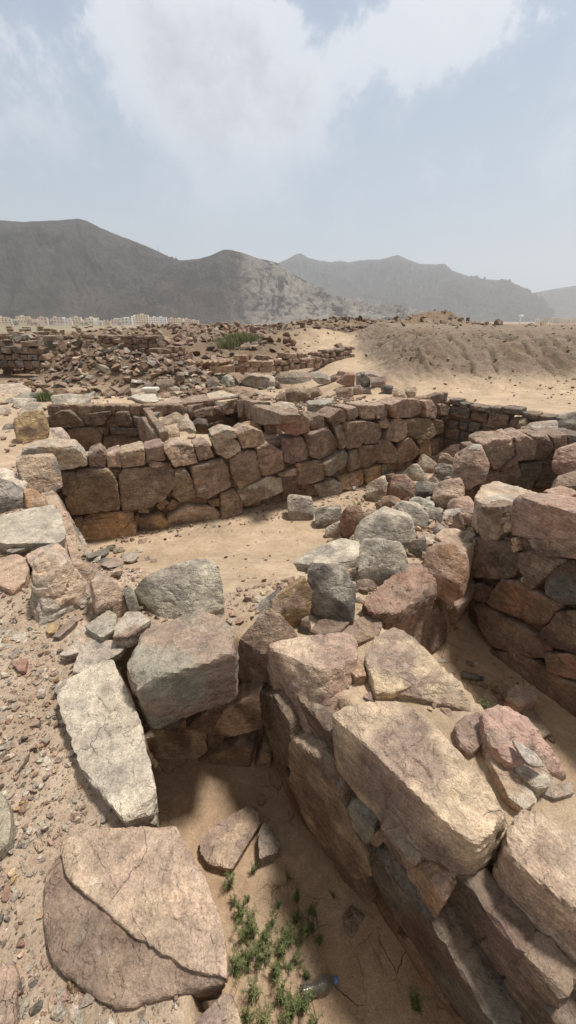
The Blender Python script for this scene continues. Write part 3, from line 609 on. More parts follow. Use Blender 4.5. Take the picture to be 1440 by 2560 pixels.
S('big pink boulder at the end of the rear wall above the dark gap', 'pv', -.06, '1135,1142 1178,1111 1202,1120 1224,1160 1220,1182 1176,1214 1156,1205 1140,1172', .35, .35, p=20)
S('grey flat chip lying on the big pink boulder', 'lg', .42, '1172,1120 1184,1110 1202,1114 1200,1122 1184,1124', .6, .1)
# right wall top
T('broad tan flat topped boulder on the wall between the rear gap and the right pit', 'tl', .27, .22, '1187,1242 1205,1212 1240,1201 1300,1217 1350,1235 1375,1243 1345,1248 1300,1250 1282,1262 1235,1268 1205,1262', '1195,1285 1215,1275 1260,1275', .02, p=20, chips=5)
T('flat red slab far right, behind the broad tan boulder', 'rp', .1, .12, '1358,1226 1400,1213 1436,1222 1445,1232 1410,1242')
T('thin red stone between the flat red slab and the right wall', 'rv', .1, .06, '1370,1246 1385,1240 1422,1258 1416,1268')
S('large red faceted boulder cut by the right edge above the flat red slab', 'rp', .05, '1385,1132 1402,1120 1440,1114 1500,1112 1500,1192 1440,1190 1398,1180 1385,1165', .35, .4)
S('brown block cut by the right edge under the large red faceted boulder', 'bv', -.1, '1382,1208 1396,1190 1440,1188 1490,1192 1490,1222 1440,1228', .35, .4)
T('angular tan stone on the floor of the right pit', 'tv', -.68, .12, '1265,1738 1285,1708 1345,1726 1341,1750 1300,1764', p=26)
T('low brown stone half buried in the right pit floor', 'b', -.75, .08, '1300,1770 1330,1762 1378,1830 1352,1845 1320,1815')
# ------------------------------------------------------------------ walls built of fitted stones
def wall(label, A, B, z0, z1, stones, codes, proud=.0, depth=.2, bulge=.04, back=.035, fill=True, size=.11, cat='stone wall', kw={}):
    A3 = np.array([A[0], A[1], 0.]); B3 = np.array([B[0], B[1], 0.]); t = B3 - A3; Ln = np.linalg.norm(t); t /= Ln; N = np.array([t[1], -t[0], 0])
    if np.dot(N, A3) > 0: N = -N
    mid = (A3 + B3) / 2; e = empty('stone_wall', (mid[0], mid[1], z0), label, cat)
    bpy.context.view_layer.update()
    ss = [q for q in stones.strip().split('\n') if q.strip()]
    for i, q in enumerate(ss):
        q = q.strip(); cd = None
        if q[0].isalpha(): cd, q = q.split(' ', 1)
        if cd is None: cd = codes[i % len(codes)]
        make_stone(wallP(q, A, B, proud, depth, bulge), cd, parent=e, p=kw.get('p', 24), chips=kw.get('chips', 4), chip=kw.get('chip', (.9, .99)), rough=kw.get('rough', .045), strat=kw.get('strat', 0), fdir=tuple(N + np.array([0, 0, .15])))
    if fill:            # small packing stones and earth set back between the face stones
        rg = np.random.RandomState(nseed()); Vs = []; Fs = []; Cs = []; n0 = 0
        z = z0
        while z < z1:
            hgt = size * rg.uniform(.7, 1.2); x = -rg.uniform(0, size)
            while x < Ln:
                wd = size * rg.uniform(.9, 2.2); c0 = A3 + t * (x + wd / 2) - N * (back + .5 * depth * .6) + np.array([0, 0, z + hgt / 2])
                bx = np.array([[a * wd * .52, b * depth * .3, c * hgt * .54] for a in (-1, 1) for b in (-1, 1) for c in (-1, 1)]) * rg.uniform(.8, 1.05, (8, 1))
                Pw = c0 + bx[:, :1] * t + bx[:, 1:2] * N + bx[:, 2:] * np.array([0, 0, 1.])
                V, Fc = rockify(Pw, 3, 16, 5, (.9, .98), .05, 0, nseed()); Vs.append(V); Fs.append(Fc + n0); n0 += len(V)
                Cs.append(colset(V, rg.choice(['bd', 'b', 'db', 'bm']), nseed(), size)); x += wd
            z += hgt
        o = link('packing_stones', np.vstack(Vs), np.vstack(Fs), np.vstack(Cs), 'granite_stone', e); o['kind'] = 'stuff'
    return e
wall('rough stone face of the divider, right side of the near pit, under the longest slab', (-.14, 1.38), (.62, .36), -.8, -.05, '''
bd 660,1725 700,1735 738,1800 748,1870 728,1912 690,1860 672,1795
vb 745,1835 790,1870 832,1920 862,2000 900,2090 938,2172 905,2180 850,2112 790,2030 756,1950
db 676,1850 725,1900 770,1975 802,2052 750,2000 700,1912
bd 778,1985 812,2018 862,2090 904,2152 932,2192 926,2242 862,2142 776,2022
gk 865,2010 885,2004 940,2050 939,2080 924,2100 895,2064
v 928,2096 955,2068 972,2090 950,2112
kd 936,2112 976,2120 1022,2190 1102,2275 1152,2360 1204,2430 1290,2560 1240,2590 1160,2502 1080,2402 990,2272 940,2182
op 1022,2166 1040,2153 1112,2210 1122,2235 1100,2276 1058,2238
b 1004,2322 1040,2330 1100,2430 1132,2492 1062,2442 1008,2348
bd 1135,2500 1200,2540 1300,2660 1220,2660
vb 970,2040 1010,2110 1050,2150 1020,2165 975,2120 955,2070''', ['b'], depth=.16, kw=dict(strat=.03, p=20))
e_low = wall('stones jutting from the divider beneath the great pinkish boulder', (.66, .62), (1.25, -.12), -.8, -.1, '''
vp 1142,2300 1160,2262 1202,2242 1252,2300 1332,2400 1440,2545 1500,2640 1400,2600 1280,2502 1202,2432 1150,2345
kd 1196,2250 1240,2194 1256,2260 1296,2352 1245,2312''', ['v'], depth=.3, fill=False, kw=dict(p=20))
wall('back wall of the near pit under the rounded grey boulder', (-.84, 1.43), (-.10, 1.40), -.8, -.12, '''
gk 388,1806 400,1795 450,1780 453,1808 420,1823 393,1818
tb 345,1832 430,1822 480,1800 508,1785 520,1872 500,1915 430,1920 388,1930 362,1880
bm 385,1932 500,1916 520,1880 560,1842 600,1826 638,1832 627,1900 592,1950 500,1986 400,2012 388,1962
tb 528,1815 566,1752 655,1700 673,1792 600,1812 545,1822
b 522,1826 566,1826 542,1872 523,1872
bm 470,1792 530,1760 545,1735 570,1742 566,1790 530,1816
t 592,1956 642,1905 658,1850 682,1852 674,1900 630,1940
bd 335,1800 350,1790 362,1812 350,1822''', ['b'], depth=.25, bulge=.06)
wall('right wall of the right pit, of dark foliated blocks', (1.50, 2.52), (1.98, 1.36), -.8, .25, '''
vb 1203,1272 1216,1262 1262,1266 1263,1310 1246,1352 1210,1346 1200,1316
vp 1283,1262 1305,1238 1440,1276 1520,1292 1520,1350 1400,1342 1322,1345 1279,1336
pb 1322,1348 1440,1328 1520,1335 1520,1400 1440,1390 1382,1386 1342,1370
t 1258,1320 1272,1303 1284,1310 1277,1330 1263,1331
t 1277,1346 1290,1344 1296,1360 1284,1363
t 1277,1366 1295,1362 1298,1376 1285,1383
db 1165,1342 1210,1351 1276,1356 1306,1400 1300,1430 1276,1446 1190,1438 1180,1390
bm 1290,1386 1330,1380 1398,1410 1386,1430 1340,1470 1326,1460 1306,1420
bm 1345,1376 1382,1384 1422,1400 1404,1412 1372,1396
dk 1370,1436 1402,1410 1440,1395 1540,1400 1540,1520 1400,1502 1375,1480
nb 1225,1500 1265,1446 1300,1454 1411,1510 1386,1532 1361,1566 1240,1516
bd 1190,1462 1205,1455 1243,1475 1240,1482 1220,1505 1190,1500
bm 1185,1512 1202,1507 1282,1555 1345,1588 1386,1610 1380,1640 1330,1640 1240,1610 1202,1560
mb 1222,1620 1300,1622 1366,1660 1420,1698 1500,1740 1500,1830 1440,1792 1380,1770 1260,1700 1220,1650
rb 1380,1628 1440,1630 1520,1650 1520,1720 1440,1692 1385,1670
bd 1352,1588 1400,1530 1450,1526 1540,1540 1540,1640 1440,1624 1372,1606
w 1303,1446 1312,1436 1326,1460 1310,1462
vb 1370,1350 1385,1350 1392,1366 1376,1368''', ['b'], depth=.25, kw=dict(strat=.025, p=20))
wall('left wall of the right pit, brown blocks under the big brown boulder', (.42, 1.64), (1.53, 2.56), -.8, -.1, '''
bm 1000,1562 1040,1536 1100,1512 1112,1560 1100,1600 1060,1612 1020,1592
bv 1120,1502 1182,1452 1192,1482 1166,1530 1122,1556
nb 1084,1622 1130,1562 1156,1562 1151,1620 1120,1662
bd 1082,1486 1122,1486 1118,1510 1096,1516
bm 960,1570 1005,1545 1012,1590 985,1600''', ['b'], depth=.25)
MW = ((-2.66, 4.02), (.3, 5.25))
wall('long middle wall facing the sandy floor, left stretch with big fitted boulders', *MW, -1.0, .02, '''
tl 58,1142 62,1120 100,1112 190,1112 214,1138 219,1160 152,1173 145,1147 90,1147
vb 221,1132 250,1120 266,1135 264,1166 225,1166
tv 267,1137 300,1126 302,1165 268,1166
tv 300,1130 360,1114 363,1160 306,1168
vb 362,1118 408,1108 413,1150 366,1156
tv 412,1122 428,1108 480,1112 491,1154 436,1162
vb 485,1112 520,1105 534,1140 496,1150
tv 527,1097 560,1086 590,1100 598,1120 566,1144 541,1131
vt 590,1082 610,1066 650,1076 659,1110 602,1118
tl 530,1087 560,1070 590,1076 588,1092 560,1088 537,1096
bm 155,1180 185,1181 195,1210 171,1236 158,1230
mb 187,1182 200,1172 270,1168 291,1200 298,1264 180,1284 165,1247 195,1214
bm 300,1187 315,1172 420,1166 441,1182 441,1200 406,1240 361,1265 308,1266 298,1212
mb 437,1172 460,1168 481,1200 488,1240 450,1252 430,1232
bv 473,1162 555,1146 573,1176 577,1216 511,1242 491,1236
bv 572,1147 596,1126 636,1126 649,1190 596,1219 579,1190
vm 638,1117 665,1106 700,1126 708,1170 661,1190 649,1180
b 180,1297 205,1290 211,1310 191,1328
ob 205,1302 225,1285 325,1268 338,1300 339,1336 270,1346 201,1346
ot 190,1348 215,1346 246,1364 240,1372 196,1374
ob 348,1292 400,1280 418,1300 419,1326 370,1341 350,1326
tb 420,1287 470,1261 531,1265 546,1280 541,1300 481,1321 420,1326
b 390,1262 410,1243 421,1255 402,1274
b 415,1266 430,1245 446,1256 432,1274
m 519,1252 548,1243 549,1262 530,1264
mb 550,1232 586,1222 603,1245 606,1276 551,1291
ml 591,1222 670,1190 700,1195 704,1226 646,1246 611,1258
b 338,1284 348,1284 346,1316 338,1302
vt 693,1182 740,1165 741,1183 700,1191
b 704,1192 735,1183 739,1222 705,1236
vb 704,1110 712,1096 750,1090 766,1110 764,1145 721,1156 705,1150
b 345,1262 368,1270 372,1280 346,1280
b 372,1150 395,1152 430,1158 425,1166 372,1164''', ['b'], depth=.3, bulge=.07, size=.14, kw=dict(chips=4))
wall('long middle wall, right stretch bending away towards the far corner', (.3, 5.25), (1.98, 6.36), -.95, .2, '''
vb 762,1082 810,1066 842,1100 843,1130 796,1146 768,1136
rv 711,1040 740,1026 766,1046 768,1075 736,1088 712,1080
vb 768,1052 790,1034 804,1036 805,1070 775,1073
vb 812,1042 845,1021 864,1030 863,1050 826,1063
v 858,1018 885,1016 896,1036 886,1042 866,1050
vt 890,1012 920,1010 931,1026 928,1046 901,1047
v 928,1012 965,1009 961,1045 936,1046
vb 830,1064 856,1061 858,1115 845,1121 842,1096
mv 858,1054 905,1051 913,1076 896,1115 868,1121 857,1110
vb 908,1052 946,1060 946,1090 936,1106 908,1110
vt 944,1050 960,1042 973,1060 960,1071 946,1066
bm 740,1157 796,1148 804,1195 751,1211 738,1206
vm 957,1100 976,1051 990,1043 1009,1051 1006,1086 986,1101
om 739,1160 760,1154 803,1160 802,1195 751,1210
gm 802,1157 851,1122 868,1131 866,1165 815,1188
bm 868,1127 890,1122 898,1166 868,1176
mb 893,1114 940,1111 943,1141 911,1168 895,1160
mg 940,1102 965,1098 986,1126 986,1155 945,1157
mb 990,1107 1015,1091 1046,1130 1021,1151 988,1156
gm 785,1212 826,1196 851,1206 846,1231 801,1248
ot 847,1192 905,1173 904,1206 871,1222 848,1221
om 905,1172 948,1161 949,1190 912,1208
mk 950,1162 971,1158 966,1190 950,1191''', ['b'], depth=.28, bulge=.06, size=.13)
wall('far bend of the middle wall beyond the rubble heap', (1.98, 6.36), (2.95, 7.18), -.9, .22, '''
vp 970,1010 1000,996 1040,999 1049,1030 1020,1042 985,1043
vp 1050,1002 1075,1000 1091,1030 1081,1045 1055,1041
b 1010,1049 1028,1046 1033,1076 1020,1090 1008,1086
mb 1032,1047 1070,1046 1076,1080 1060,1096 1028,1094
ob 1040,1097 1070,1096 1073,1140 1046,1150
b 1078,1048 1098,1050 1100,1080 1080,1086
v 1094,1010 1112,1012 1114,1034 1096,1038
b 1072,1100 1100,1095 1104,1130 1076,1136''', ['b'], depth=.28, bulge=.06, size=.14)
def course_wall(label, A, B, z0, z1, hc, codes, depth=.25, seed=0, lean=0, wmin=1.0, wmax=2.0, group=None, top_ragged=.0, max_parts=99, packing=True):
    rg = np.random.RandomState(seed + 400); A3 = np.array([A[0], A[1], 0.]); B3 = np.array([B[0], B[1], 0.]); t = B3 - A3; Ln = np.linalg.norm(t); t /= Ln
    N = np.array([t[1], -t[0], 0]); N = -N if np.dot(N, A3) > 0 else N
    mid = (A3 + B3) / 2; e = empty('stone_wall', (mid[0], mid[1], z0), label, 'stone wall', group); bpy.context.view_layer.update()
    z = z0; k = 0
    while z < z1 - .3 * hc and k < max_parts:
        hgt = min(hc * rg.uniform(.8, 1.2), z1 - z + .03); x = 0
        while x < Ln - .02 and k < max_parts:
            wd = min(hc * rg.uniform(wmin, wmax), Ln - x + .03)
            if z + hgt > z1 - hc * .8 and rg.rand() < top_ragged: x += wd; continue
            sh_ = rg.uniform(.82, 1.12); c0 = A3 + t * (x + wd / 2) - N * (depth / 2 - rg.uniform(-.03, .03)) + np.array([0, 0, z + hgt / 2 + rg.uniform(-.14, .1) * hc])
            q = []
            for a in (-1, 1):
                for c in (-1, 1):
                    for b in (-1, 1): q.append([a * wd * (.49 if b > 0 else .45) * rg.uniform(.84, 1.03), b * depth / 2, c * sh_ * hgt * (.485 if b > 0 else .46) * rg.uniform(.78, 1.04)])
                    q.append([a * wd * .4 * rg.uniform(.7, 1), depth / 2 + .03, c * hgt * .38 * rg.uniform(.7, 1)])
            q = np.array(q); Pw = c0 + q[:, :1] * t + q[:, 1:2] * N + q[:, 2:] * np.array([0, 0, 1.])
            make_stone(Pw, codes[rg.randint(len(codes))], parent=e, p=30, chips=6, chip=(.9, .99), rough=.05, fdir=tuple(N)); x += wd; k += 1
        z += hgt
    return e
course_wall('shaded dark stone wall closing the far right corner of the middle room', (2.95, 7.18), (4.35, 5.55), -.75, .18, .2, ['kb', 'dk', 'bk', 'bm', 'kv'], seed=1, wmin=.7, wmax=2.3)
GW = ((2.18, 4.42), (3.62, 4.50))
wall('short rear wall of big upright boulders above the narrow dark trench', *GW, -.7, .15, '''
vp 1200,1108 1230,1094 1280,1093 1286,1130 1231,1172 1206,1132
pv 1282,1093 1310,1086 1336,1100 1326,1146 1286,1150
bv 1330,1090 1365,1086 1374,1110 1356,1145 1329,1146
bv 1232,1174 1286,1134 1290,1155 1250,1176
b 1190,1196 1245,1172 1250,1200 1196,1224
mb 1250,1172 1290,1156 1296,1180 1281,1206 1245,1201
kb 1295,1161 1346,1149 1341,1180 1321,1216 1280,1212
dk 1345,1151 1386,1146 1391,1190 1371,1216 1331,1216
bv 1374,1090 1412,1082 1414,1116 1376,1122
kb 1411,1086 1460,1085 1462,1112 1414,1116''', ['b'], depth=.35, bulge=.07, size=.14)
S('flat grey block lying on the short rear wall', 'gl', .2, '1316,1066 1330,1056 1394,1055 1396,1080 1376,1090 1332,1088', .35, .3, p=26)
S('white chip on the rubble behind the short rear wall', 'w', .12, '1312,1041 1330,1040 1348,1050 1346,1058 1322,1058', .7, .15)
S('greenish grey block cut by the right edge beside the white chip', 'gk', .08, '1394,1046 1440,1034 1500,1034 1500,1084 1440,1086 1402,1076', .35, .4)
S('tan angular stone left of the flat grey block', 'tb', .1, '1290,1070 1300,1048 1316,1038 1322,1060 1318,1078', .3, .2)
S('small brown stone at the left foot of the flat grey block', 'bm', .18, '1297,1080 1302,1066 1322,1068 1330,1082 1318,1090', .3, .15)
S('long grey cap stone reaching to the right edge behind the short rear wall', 'lv', .12, '1345,1052 1360,1042 1440,1030 1470,1030 1470,1040 1400,1048 1362,1056', .6, .4)
S('low tan stones on top of the left end of the short rear wall', 'tv', .2, '1228,1092 1236,1078 1252,1075 1272,1088 1268,1096 1240,1098', .5, .2)
S('small flat orange chip beside the low tan stone on the rear wall', 'ot', .22, '1270,1084 1284,1077 1308,1077 1306,1084 1286,1090', .6, .15)
course_wall('side wall of the middle room under the left rim, seen edge on', (-2.88, 3.88), (-1.74, 2.42), -.9, -.1, .3, ['vt', 'pt', 'bv', 'lt', 'gk'], seed=5, depth=.25)
# ------------------------------------------------------------------ middle distance, left: rings and trenches
S('tall tan boulder with a flat top beside the dark trench, left', 'ob', .0, '33,1058 60,1030 108,1026 118,1046 121,1064 117,1100 80,1106 42,1096', .33, .4, p=22)
S('weathered grey stone behind the tall tan boulder', 'lg', .03, '42,1046 56,1018 80,1006 102,1008 110,1027 80,1032', .5, .3)
S('grey white stone right of the tall tan boulder', 'lg', .0, '120,1076 135,1072 156,1073 174,1090 174,1113 150,1112 128,1096', .5, .35)
S('small pale stone at the right foot of the tall tan boulder', 'l', .0, '108,1110 118,1096 134,1096 138,1112', .5, .15)
S('big white angular rock above the dark trench', 'wg', .03, '126,993 158,996 174,987 222,990 221,1018 211,1032 182,1020 148,1017', .45, .5, chips=6)
S('grey slab, upper of two stacked left of the green patch', 'gk', .08, '14,1002 58,982 88,984 93,998 60,1004 30,1004', .5, .4)
S('grey slab, lower of two stacked left of the green patch', 'lg', .0, '30,998 90,996 92,1008 72,1018 46,1016', .7, .4)
S('pale flat slab at the left edge behind the stacked grey slabs', 'l', .0, '-30,968 20,960 52,962 78,972 40,982 -30,986', .7, .8)
S('pinkish stone cut by the left edge before the tall tan boulder', 'lv', .0, '-20,1018 10,1016 28,1026 24,1040 -20,1042', .5, .3)
S('small dark stone at the left foot of the tall tan boulder', 'kg', .0, '5,1072 16,1060 34,1062 33,1074 12,1076', .4, .15)
S('brown block with a hollow side behind the trench', 'vb', .03, '232,1016 262,1010 300,1010 303,1028 285,1034 258,1028', .4, .35)
S('cream broken slab right of the brown hollow block', 'tl', .0, '306,1016 362,1012 364,1024 340,1028 308,1027', .6, .35)
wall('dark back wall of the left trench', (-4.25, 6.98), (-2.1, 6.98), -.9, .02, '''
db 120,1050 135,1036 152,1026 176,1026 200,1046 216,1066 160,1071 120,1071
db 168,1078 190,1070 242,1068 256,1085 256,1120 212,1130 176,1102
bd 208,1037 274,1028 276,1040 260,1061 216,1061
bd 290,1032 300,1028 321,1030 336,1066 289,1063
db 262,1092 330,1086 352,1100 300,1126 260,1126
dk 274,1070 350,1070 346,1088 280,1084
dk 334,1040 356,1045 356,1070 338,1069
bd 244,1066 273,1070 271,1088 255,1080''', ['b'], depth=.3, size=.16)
wall('shaded right side wall of the left trench', (-2.62, 6.95), (-1.92, 5.5), -.9, .02, '''
bv 352,1046 362,1044 392,1098 394,1112 370,1110
bd 354,1082 368,1100 380,1128 352,1124''', ['b'], depth=.2, size=.14)
T('long pinkish cap slab, leftmost of three along the trench rims', 'tv', .05, .25, '365,1012 445,993 462,1004 462,1012 400,1026 372,1022')
T('dark edged cap slab, middle of three along the trench rims', 'vb', .06, .22, '453,996 513,984 524,998 522,1004 470,1016')
T('wide tan cap stone, rightmost of three along the trench rims', 'tl', .07, .2, '516,984 552,975 588,986 594,996 560,1003 526,1002')
T('grey wedge block at the left end of the three cap slabs', 'gk', .02, .15, '364,1032 366,1014 384,1020 400,1030 390,1038')
wall('low far wall of the second trench', (-2.35, 7.0), (-1.02, 8.05), -.8, .02, '''
vb 420,1026 470,1018 480,1042 450,1050
bv 478,1028 535,1016 541,1036 486,1046
vm 535,1018 566,1012 590,1000 602,1008 598,1028 564,1036
v 536,1022 552,1014 562,1024 558,1038 544,1036
bd 478,1048 515,1044 518,1060 488,1066
bd 500,1066 556,1048 560,1080 520,1086
db 560,1046 588,1042 590,1070 562,1076''', ['b'], depth=.25, size=.13)
wall('inner right wall of the second trench', (-1.05, 8.0), (-.52, 6.3), -.8, .04, '''
vb 590,1002 614,1000 616,1040 594,1042
bv 616,1000 640,1006 642,1052 620,1042
vm 641,1012 712,1038 708,1058 664,1062 642,1050''', ['b'], depth=.25, size=.13)
S('tan lumpy boulder on the wall between the two trenches', 'tv', .0, '402,1052 440,1030 462,1046 440,1060 408,1064', .5, .4)
S('pale rounded boulder right of the tan lumpy boulder, by the second trench', 'tl', .0, '443,1066 452,1050 470,1048 482,1056 490,1076 462,1079', .5, .3)
S('pinkish angular boulder in front of the tan lumpy boulder', 'tp', .0, '400,1086 404,1064 445,1072 450,1084 424,1094', .5, .3)
S('dark stone in the second trench beside the pale rounded boulder', 'dk', -.1, '478,1056 492,1046 514,1050 520,1058 496,1068', .4, .25)
S('orange topped stone at the near lip of the second trench', 'ot', .0, '590,1068 612,1054 652,1054 656,1080 610,1082', .45, .3)
S('pinkish pyramid boulder right of the orange topped stone', 'vp', .0, '660,1062 684,1040 706,1054 709,1070 696,1084 668,1086', .3, .35, chips=13)
S('pale boulder resting on the left end of the right stretch of the middle wall', 'tl', .12, '664,1018 700,1003 736,1012 746,1028 716,1036 690,1030', .6, .4)
S('reddish boulder partly hidden behind the pinkish pyramid boulder', 'vp', .05, '700,1062 712,1048 726,1052 728,1076 708,1078', .3, .25)
T('pale sharp edged block perched on the middle wall', 'lg', .32, .22, '766,1003 800,996 832,994 829,1004 811,1010 768,1010', '768,1030 812,1034 828,1024', .12, p=34, chips=2, chip=(.97, .99), rough=.015)
# upper terrace of blocks
for lab, cd, zb, sx, tf in [
 ('whitish flat topped block, leftmost of the row on the upper terrace', 'lt', .08, '603,944 612,936 640,935 688,941 689,958 640,968 606,956', .35),
 ('long brown grey block, second from the left of the upper terrace row', 'gv', .08, '680,940 690,932 750,929 779,932 779,955 712,961 686,950', .35),
 ('tapered pale grey block, third from the left of the upper terrace row', 'lg', .08, '776,930 800,930 827,942 826,960 796,958', .4),
 ('brownish small block in the gap of the upper terrace row', 'vb', .1, '826,940 840,935 852,942 848,957 828,958', .3),
 ('reddish triangular stone of the upper terrace row', 'rv', .06, '840,952 862,930 888,931 886,966 862,962', .15),
 ('blue grey rounded stone right of the reddish triangular stone', 'kg', .06, '889,934 912,928 926,940 926,964 904,968 890,960', .15),
 ('pinkish block at the right end of the upper terrace row', 'vg', .06, '926,948 962,939 966,956 944,968 928,964', .4),
 ('small pointed stone behind the reddish triangular stone', 'vb', .3, '840,938 846,926 864,930 858,938', .2),
 ('smooth pale stone behind the blue grey rounded stone', 'lg', .3, '912,930 930,926 948,932 946,941 926,942', .5),
 ('broad reddish block under the long brown grey block', 'vb', -.12, '712,975 730,968 772,970 775,990 760,1008 718,1008', .2),
 ('wedge shaped brown block right of the broad reddish block', 'vb', -.1, '774,972 794,966 812,992 778,998', .3),
 ('grey brown rounded stone, leftmost of the lower terrace stones', 'vb', -.08, '838,974 856,968 880,970 884,988 862,996 844,990', .3),
 ('rounded brown stone, middle of the lower terrace stones', 'vm', -.08, '882,968 900,962 907,975 900,988 884,984', .3),
 ('squat dark stone, right of the lower terrace stones', 'gk', -.05, '906,970 926,968 928,984 910,986', .3),
 ('dark block at the right end of the terrace beside the sandy path', 'kv', -.02, '952,966 962,960 984,966 982,984 956,986', .3),
 ('tan rounded cobble on the terrace edge beside the sandy path', 'tv', -.02, '980,976 988,970 1010,980 1018,992 1000,998 984,988', .4),
 ('pale upright stone on the terrace edge beside the sandy path', 'lt', .0, '1008,974 1018,966 1040,966 1042,982 1030,994 1012,986', .4),
 ('grey brown stone under the pale sharp edged block', 'vb', -.1, '690,990 712,980 718,1012 696,1014', .3),
 ('flat reddish slab between the whitish flat topped block and the cap slabs', 'pt', .05, '565,972 600,966 632,972 640,984 604,990 574,984', .7),
 ('tan stone right of the flat reddish slab', 'tv', .0, '644,990 664,984 684,990 680,1000 654,1002', .5),
 ('white pebble cluster stone under the whitish block', 'l', .02, '668,970 676,966 688,968 686,976 672,976', .4),
 ('grey blue stone with a lit top left of the whitish block', 'kl', .0, '548,948 570,935 586,946 588,962 570,970 550,966', .35),
 ('greenish brown stone beside the grey blue stone', 'gm', .0, '516,952 534,940 549,952 546,968 520,970', .3),
 ('lumpy brown stone in front of the white plaster block', 'vm', .0, '390,952 412,946 436,950 430,972 404,982 391,974', .3),
 ('reddish upright stone left of the piled dark stones', 'vb', .1, '438,944 442,930 460,932 462,950 448,962', .15),
 ('small brown block on the flat ground behind the left trench', 'bv', .0, '260,986 268,979 288,980 292,990 272,996', .35),
 ('pale tan plate, left of two plates on the left ground', 'tl', .0, '308,976 322,970 352,974 346,984 316,986', .6),
 ('brown plate stone far left of the two plates', 'tb', .0, '120,980 128,972 168,972 174,982 150,988 124,988', .4),
 ('tan plate stone beside the brown plate stone', 'tv', .0, '174,978 182,972 204,974 210,984 186,988', .5)]:
    S(lab, cd, zb, sx, tf)
T('white weathered slab lying flat on the left ground', 'w', .0, .06, '326,990 340,985 388,984 392,992 390,1004 366,1004 340,998', p=26, chips=2)
# ------------------------------------------------------------------ prototypes for scattered stones
def protos(level, n, seed, flat=False, chips=6):
    out = []; rg = np.random.RandomState(seed)
    for i in range(n):
        P = rg.normal(size=(9, 3)); P /= np.linalg.norm(P, axis=1)[:, None]
        P *= np.array([1, rg.uniform(.6, .95), rg.uniform(.22, .4) if flat else rg.uniform(.45, .8)])
        V, Fc = rockify(P, level, 70, chips, (.8, .97), .04, 0, seed * 50 + i); V = V - V.mean(0); V /= np.abs(V).max(); out.append((V, Fc))
    return out
P4 = protos(4, 18, 8); P4f = protos(4, 12, 9, True)
def polys(n, seed, flat=False):          # small sharp-edged fragments
    out = []; rg = np.random.RandomState(seed)
    for i in range(n):
        P = rg.normal(size=(10, 3)); P /= np.linalg.norm(P, axis=1)[:, None]; P *= np.array([1, rg.uniform(.55, .95), rg.uniform(.18, .36) if flat else rg.uniform(.45, .8)])
        bm = bmesh.new(); [bm.verts.new(q_) for q_ in P]; bmesh.ops.convex_hull(bm, input=bm.verts)
        bmesh.ops.delete(bm, geom=[v for v in bm.verts if not v.link_faces], context='VERTS'); bmesh.ops.triangulate(bm, faces=bm.faces[:]); bm.verts.index_update()
        out.append((np.array([v.co[:] for v in bm.verts]), np.array([[v.index for v in f.verts] for f in bm.faces]))); bm.free()
    return out
P1 = polys(24, 3); P1f = polys(18, 5, True)
def rotm(rg, tilt=.35):
    a = rg.uniform(0, 6.283); b, c = rg.normal(0, tilt, 2)
    Rz = np.array([[math.cos(a), -math.sin(a), 0], [math.sin(a), math.cos(a), 0], [0, 0, 1]])
    Rx = np.array([[1, 0, 0], [0, math.cos(b), -math.sin(b)], [0, math.sin(b), math.cos(b)]]); Ry = np.array([[math.cos(c), 0, math.sin(c)], [0, 1, 0], [-math.sin(c), 0, math.cos(c)]])
    return Rx @ Ry @ Rz
def scatter(name, pts, sizes, codes, ps, psf, pflat, seed, kind='stuff', bury=.25, mat='weathered_stone_small_grain', smooth=False):
    rg = np.random.RandomState(seed); Vs = []; Fs = []; Cs = []; n0 = 0
    zz = G(pts[:, 0], pts[:, 1])
    for i in range(len(pts)):
        fl = rg.rand() < pflat; L_ = psf if fl else ps; V, Fc = L_[rg.randint(len(L_))]
        V = (V @ rotm(rg, .18 if fl else .4).T) * sizes[i]; h = -V[:, 2].min()
        V = V + np.array([pts[i, 0], pts[i, 1], zz[i] + h * (1 - bury)])
        cc = np.array(PAL[codes[rg.randint(len(codes))]]) * rg.uniform(.75, 1.25); cc = cc * (1 + rg.uniform(-.06, .06, 3))
        Vs.append(V); Fs.append(Fc + n0); n0 += len(V); Cs.append(np.tile(cc, (len(V), 1)))
    V = np.vstack(Vs); o = link(name, V, np.vstack(Fs), np.clip(np.vstack(Cs), .02, .8), mat, smooth=smooth)
    o['kind'] = kind; return o
def pitmask(x, y, m=.03):
    s = np.zeros(len(x), bool)
    for P in (PIT_A, PIT_B, PIT_C, PIT_F, PIT_D, PIT_E): s |= sdpoly(x, y, P) < m
    return s
# ---- gravel on the left, thinning out
rg = np.random.RandomState(11)
N_ = 38000; x = -3.6 + 3.6 * rg.rand(N_) ** .8; y = .15 + 4.2 * rg.rand(N_) ** 1.25
dn = fbm(np.c_[x * 1.3, y * 1.3, 0 * x], 3); ok = ~pitmask(x, y) & (dn + rg.uniform(-.25, .35, N_) > -.05) & (x > -.72 * y - 1.0)
ok &= ~((x > -.5) & (y > 1.45))
q = np.c_[x, y][ok]; s = .0045 + .016 * rg.rand(len(q)) ** 3.6
scatter('gravel', q, s, 'glvtbklmrtlvlotw', P1, P1f, .35, 12, mat='granite_stone')
rg = np.random.RandomState(13)
N_ = 2600; x = rg.uniform(-3, 3.2, N_); y = rg.uniform(1.4, 8.5, N_); dn = fbm(np.c_[x * 1.1, y * 1.1, 0 * x + 5], 3)
hp = np.exp(-((x - 1.05) / .6) ** 2 - ((y - 3.2) / 1.0) ** 2)
ok = (dn + rg.uniform(-.4, .3, N_) + 1.3 * hp > .05); q = np.c_[x, y][ok]; s = (.006 + .022 * rg.rand(len(q)) ** 3) * (1 + .05 * q[:, 1])
